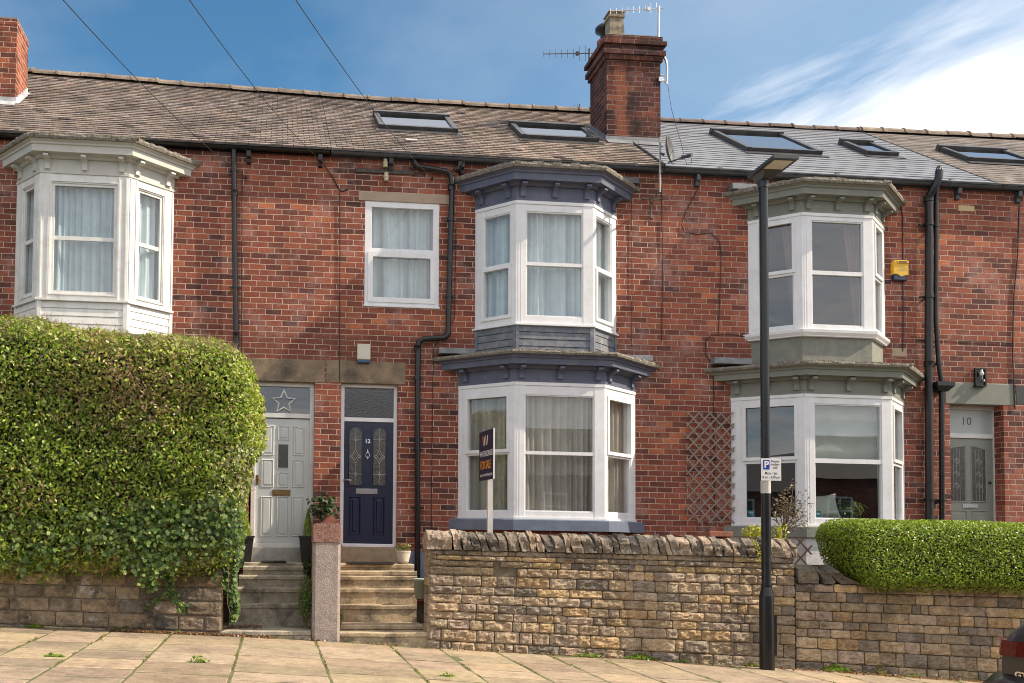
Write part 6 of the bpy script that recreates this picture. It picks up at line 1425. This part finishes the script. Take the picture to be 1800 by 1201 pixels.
bush('shrub', 'yellow green sprig just right of the lamp post below the purple leaved shrub', 'shrub', at(1372, 935, -2.0), (.12, .1, .12), 150, .04, YEL, [3, 3, 1])
P = np.array([tuple(at(1325+i*.35+random.uniform(-5, 5), 950+i*1.0, -2.47)) for i in range(40)]); t = thing('trailing_weed', 'yellow green sprig hanging over the coping beside the lamp post', 'weed', tuple(P[-1])); leaves('leaves', P, np.tile([0, -1, .3], (len(P), 1)), .04, pick(len(P), YEL, [3, 2, 1]), LEAF, t)
bush('house_plant', 'spiky green house plant inside the lower sage bay window', 'plant', (f1.p(l1*.72, -.5, v['gb']+.16)), (.22, .15, .2), 260, .16, [(.08, .14, .03), (.2, .26, .06), (.14, .12, .05)], [3, 2, 1], asp=.1, flat=.5)
# weeds along the foot of the walls, fallen leaves
WG = [(.16, .26, .02), (.24, .36, .03), (.09, .15, .02)]
wl = [(95, 1104, .05, .03, 70, 'weed tuft at the wall foot in the far left corner of the pavement'), (348, 1107, .06, .05, 70, 'weed tuft at the wall foot left of the grey stone doorstep'), (1032, 1158, .09, .03, 150, 'flat green weed at the middle of the tall stone wall'), (1125, 1163, .11, .05, 240, 'broad green weed clump at the wall foot left of the lamp post'),
      (1322, 1190, .05, .03, 100, 'low grass tuft on the pavement immediately left of the lamp post'), (1468, 1186, .11, .06, 280, 'large leafy dandelion clump at the foot of the lower wall'), (1550, 1188, .05, .10, 60, 'dry yellow weed stalks at the foot of the lower wall'), (1725, 1196, .12, .06, 260, 'bright green weed clump beside the parked car'),
      (60, 1128, .06, .02, 80, 'small weed growing in a joint of the left pavement flags'), (205, 1134, .05, .025, 50, 'tiny weed in a pavement joint below the ivy'), (313, 1146, .03, .02, 30, 'tiniest weed in a joint of the flags left of the pier'), (1600, 1196, .08, .02, 90, 'yellow green creeping weed between the dandelion and the car'), (786, 1139, .05, .03, 50, 'small weed where the tall wall meets the right doorstep'), (1200, 1168, .05, .02, 50, 'faint small weed near the foot of the tall wall')]
for px, py, rr_, hh, n_, lab in wl:
    Yg = -2.46 if py > 1100 else -2.5
    for _ in range(12):
        p = at(px, py, Yg); Yg += (p.z-GZ(p.x, Yg))*-4.5 if abs(p.z-GZ(p.x, Yg)) > .004 else 0; Yg = max(-5, min(-2.43, Yg))
    p = at(px, py, Yg); gz_ = GZ(p.x, Yg); t = thing('weed', lab, 'weed', (p.x, Yg, gz_), 'weeds growing along the walls and flags'); a = RNG.random(n_)*6.28; n_ = int(n_*1.3); a = RNG.random(n_)*6.28; rr_ *= 1.3; hh *= 1.3; r_ = rr_*RNG.random(n_)**.7
    P = np.stack([p.x+r_*np.cos(a)*1.5, Yg-abs(r_*np.sin(a))*.6+.02, gz_+hh*RNG.random(n_)*(1.3-r_/rr_)], 1); leaves('leaves', P, np.stack([np.cos(a)*.3, -.5+0*a, .8+0*a], 1), .05 if n_ > 100 else .038, pick(n_, WG if 'dry' not in lab else [(.4, .33, .1), (.3, .3, .08)], [3, 2, 1] if 'dry' not in lab else [1, 1]), LEAF, t, asp=.35, flat=.6)
pts = []; 
for k in range(2600):
    x = RNG.choice([RNG.uniform(-2., 0.), RNG.uniform(6.4, 10.5), RNG.uniform(-.6, 2.4), RNG.uniform(2.2, 6.4)], p=[.42, .38, .1, .1]); y = -2.43-abs(RNG.normal())*.07-(.12*RNG.random() if x > 6.4 else 0); pts.append((x, y, GZ(x, y)+.006+.012*RNG.random()))
for k in range(160): p = at(400+RNG.random()*60, 1093, -2.0+RNG.normal()*.12); pts.append((p.x, p.y, edL[0][1]+.008+.01*RNG.random()))
P = np.array(pts); leaves('fallen_leaves', P, np.tile([0, -.2, 1.], (len(P), 1)), .036, pick(len(P), [(.16, .07, .035), (.24, .12, .05), (.09, .05, .03), (.34, .22, .1)], [3, 3, 2, 1]), LEAF, None, (0, -2.5, 0), asp=.6, flat=.5, kind='stuff', label='brown fallen leaves drifted along the foot of the walls')
# moss in the flag joints
pts = []
for k in range(9000):
    x = JX[RNG.integers(len(JX))]+RNG.normal()*.009; y = -2.44-RNG.random()**1.3*3.6
    if math.sin(x*7+y*3.1)+math.sin(y*8.3+x*2) < .35: continue
    pts.append((x, y, GZ(x, y)+.003+.008*RNG.random()))
P = np.array(pts); leaves('joint_moss', P, np.tile([0, -.2, 1.], (len(P), 1)), .02, pick(len(P), [(.17, .2, .035), (.26, .25, .06), (.1, .12, .025)], [3, 2, 2]), LEAF, None, (0, -3, 0), asp=.7, flat=.6, kind='stuff', label='yellow green moss growing in the joints of the pavement')
# ================================================================ parked car
cz = lambda x: GZ(x, -7.5)-.16
pc = at(1763, 1186, -7.35); x0 = pc.x-.10; yl = -7.35; W = 1.8
car = thing('parked_car', 'black hatchback parked at the kerb in the bottom right corner', 'car', (x0+2.1, yl-W/2, cz(x0+2.1)-.0))
gz0 = at(1783, 1130, yl).z-.86
print('CAR', gz0, cz(x0+.8))
open('/tmp/dbg','w').write(repr((x0, gz0, cz(x0+.8))))
PAINT = surf('black_car_paint', (.014, .012, .016), (.018, .016, .02), 2., .3, coat=.35); CG_ = surf('car_dark_glass', (.012, .014, .016), None, 2, .06); TR = surf('car_trim', (.02, .02, .02), (.03, .03, .03), 8, .55)
KZ = 1.06
st = [  # x, z_bottom, z_belt, z_roof, halfwidth low, halfwidth belt, halfwidth roof
    (0.0, .40, .74, .80, .78, .80, .66), (.02, .30, .80, .86, .80, .83, .66), (.08, .25, .88, .98, .85, .87, .63), (.18, .24, .92, 1.10, .88, .89, .61), (.34, .24, .93, 1.27, .885, .895, .60), (.52, .24, .94, 1.40, .895, .90, .59), (.85, .24, .94, 1.45, .90, .90, .58), (1.5, .22, .93, 1.475, .90, .90, .58),
    (2.1, .22, .92, 1.45, .90, .90, .57), (2.6, .22, .91, 1.30, .90, .90, .58), (3.1, .22, .92, .99, .90, .89, .70), (3.6, .24, .86, .90, .89, .87, .70), (4.0, .26, .74, .78, .84, .80, .62), (4.2, .36, .60, .63, .70, .66, .5)]
mb = MB(); P = []; yc_ = yl-W/2
for x, zb_, zl2, zr, wl_, wb, wr_ in st:
    sec = [(0, zb_), (wl_*.8, zb_), (wl_*.97, zb_+.07), (wl_*1.0, lerp(zb_, zl2, .45)), (wb*.99, zl2-.06), (wb*.955, zl2), (lerp(wb*.95, wr_, .5), lerp(zl2, zr, .55)), (wr_, zr-.035), (wr_*.85, zr), (0, zr+.012)]
    sec = [(a, z*KZ) for a, z in sec]; full = sec+[(-a, z) for a, z in sec[-2:0:-1]]; P += [(x0+x, yc_-a, gz0+z-(x)*.056) for a, z in full]
m = 18; n_ = len(st); mb.add(P, [(i*m+j, i*m+(j+1) % m, (i+1)*m+(j+1) % m, (i+1)*m+j) for i in range(n_-1) for j in range(m)], True); mb.add(P[:m], [tuple(range(m))]); mb.add(P[-m:], [tuple(range(m-1, -1, -1))])
body = mb.build('body', PAINT, car)
md = body.modifiers.new('s', 'SUBSURF'); md.levels = 1; md.render_levels = 1
def CP_(x, y, z): return (x0+x, yc_+y, gz0+z*KZ-x*.056)
# rear window and side glass
mb = MB(); mb.add([CP_(.115, .56, .97), CP_(.115, -.56, .97), CP_(.44, -.50, 1.36), CP_(.44, .50, 1.36)], [(0, 1, 2, 3)]); mb.add([CP_(.09, .56, .99), CP_(.09, -.56, .99), CP_(.42, -.50, 1.38), CP_(.42, .50, 1.38)], [(0, 1, 2, 3)]); mb.build('rear_window', CG_, car)
for s in (1, -1):
    mb = MB(); pr_ = [(.62, .985), (2.95, .975), (2.35, 1.34), (1.5, 1.40), (.8, 1.36)]; P = [CP_(x, s*(.885-(z-.95)*.62), z) for x, z in pr_]+[CP_(x, s*(.87-(z-.95)*.62), z) for x, z in pr_]; k = 5
    mb.add(P, [tuple(range(k)) if s < 0 else tuple(range(k-1, -1, -1))]+[(i, (i+1) % k, k+(i+1) % k, k+i) for i in range(k)]); mb.build('side_window', CG_, car)
    # tail lights wrap the corner
    mb = MB(); prt = [(.045, .46, .75), (.025, .60, .74), (.05, .78, .735), (.10, .85, .745)]; P = []
    for x, y, zb_ in prt: P += [CP_(x-.055, s*y*1.01, zb_), CP_(x-.04, s*(y+.005), zb_+.10+(x*.2))]
    mb.add(P, [(2*i, 2*i+1, 2*i+3, 2*i+2) if s < 0 else (2*i, 2*i+2, 2*i+3, 2*i+1) for i in range(3)]); tl = mb.build('taillight', surf('red_lens', (.09, .003, .004), (.15, .005, .007), 30, .2, coat=.2), car)
    md = tl.modifiers.new('t', 'SOLIDIFY'); md.thickness = .012; md.offset = 0
    mb = MB(); mb.tube([CP_(.03, s*.6, .775), CP_(.05, s*.79, .765), CP_(.12, s*.86, .775)], .011, 6); mb.build('reversing_light', surf('clear_lens', (.75, .7, .7), None, 5, .2), tl)
mb = MB(); P = []; 
for x, y in ((.0, -.9), (-.06, -.7), (-.085, 0), (-.06, .7), (.0, .9), (.25, .925), (.5, .925)): P += [CP_(x, y, .30), CP_(x-.025, y*1.01, .42), CP_(x-.02, y*1.01, .50), CP_(x+.05, y*.97, .58)]
mb.add(P, [(4*i+j, 4*(i+1)+j, 4*(i+1)+j+1, 4*i+j+1) for i in range(6) for j in range(3)], True); bm_ = mb.build('bumper', PAINT, car); md = bm_.modifiers.new('t', 'SOLIDIFY'); md.thickness = .04; md.offset = -1
fr_c = Fr(*CP_(-.0, .62, 0)[:2], 0, -1)       # tailgate face, reads from the wall side to the road side
mb = MB(); put_text(mb, fr_c, 'GTI', .06, gz0+.655+K*x0, .022, .06, bold=.002, width=.14); mb.build('badge', CHROME, car)
mb = MB(); mb.fb(fr_c, .36, .88, .05, .06, gz0+.42+K*x0, gz0+.53+K*x0); mb.build('number_plate', surf('yellow_plate', (.7, .55, .05), None, 5, .4), car)
for x, s in ((.75, 1), (.75, -1), (3.35, 1), (3.35, -1)):
    c = CP_(x, s*.82, .315); mb = MB(); mb.lathe([(.20, -.10), (.30, -.11), (.318, -.08), (.32, 0), (.318, .08), (.30, .11), (.20, .10)], (0, 0, 0), 28); xform(mb, Matrix.Translation(c) @ Matrix.Rotation(math.pi/2, 4, 'X')); wh = mb.build('wheel', TR, car)
    mb = MB()
    for k in range(5):
        t_ = k*2*math.pi/5; d = Vector((math.cos(t_), 0, math.sin(t_))); q = Vector((-d.z, 0, d.x)); o_ = Vector(c)+Vector((0, s*.09, 0)); mb.add([o_+d*.03+q*.03, o_+d*.2+q*.035, o_+d*.2-q*.035, o_+d*.03-q*.03], [(0, 1, 2, 3)])
    mb.tube([Vector(c)+Vector((0, s*.07, 0)), Vector(c)+Vector((0, s*.1, 0))], .06, 14); mb.build('rim', METAL, wh)
# ================================================================ the houses across the road
oh = thing('terraced_house', 'low brick terrace across the road facing the bay windowed houses', 'house', (2, -30, -1.))
mb = MB(); ox0, ox1, oy = -36., 52., -27.; mb.box(ox0, ox1, oy-7, oy, -3., 4.3); mb.build('brick_wall', B_WALL2, oh)
mb = MB(); mb.add([(ox0-.2, oy+.25, 4.25), (ox1+.2, oy+.25, 4.25), (ox1+.2, oy-3.5, 6.6), (ox0-.2, oy-3.5, 6.6), (ox0-.2, oy-7.2, 4.25), (ox1+.2, oy-7.2, 4.25)], [(3, 2, 1, 0), (5, 4, 3, 2)[::-1], (0, 4, 3), (1, 2, 5)]); mb.build('roof', surf('far_slate', (.12, .11, .11), (.17, .16, .16), 6, .7), oh)
ob = Fr(0, oy, -1, 0); x = ox0+1.2
while x < ox1-1.5:
    for z, h in ((-.6, 1.5), (2.3, 1.35)):
        mb = MB(); f_ = Fr(x+1.15, oy, -1, 0); mb.ring(f_, 0, 1.15, z, z+h, .09, 0, .05); mb.fb(f_, .09, 1.06, 0, .045, z+h*.48, z+h*.54); mb.fb(f_, .55, .6, 0, .045, z+.09, z+h-.09); wn_ = mb.build('window', WHITE, oh)
        mb = MB(); mb.fb(f_, .09, 1.06, .005, .012, z+.09, z+h-.09); mb.build('pane', CG_, wn_)
    mb = MB(); f_ = Fr(x+2.6, oy, -1, 0); mb.fb(f_, 0, .9, 0, .03, -1.6, .5); mb.build('door', NAVYD, oh); x += 4.2
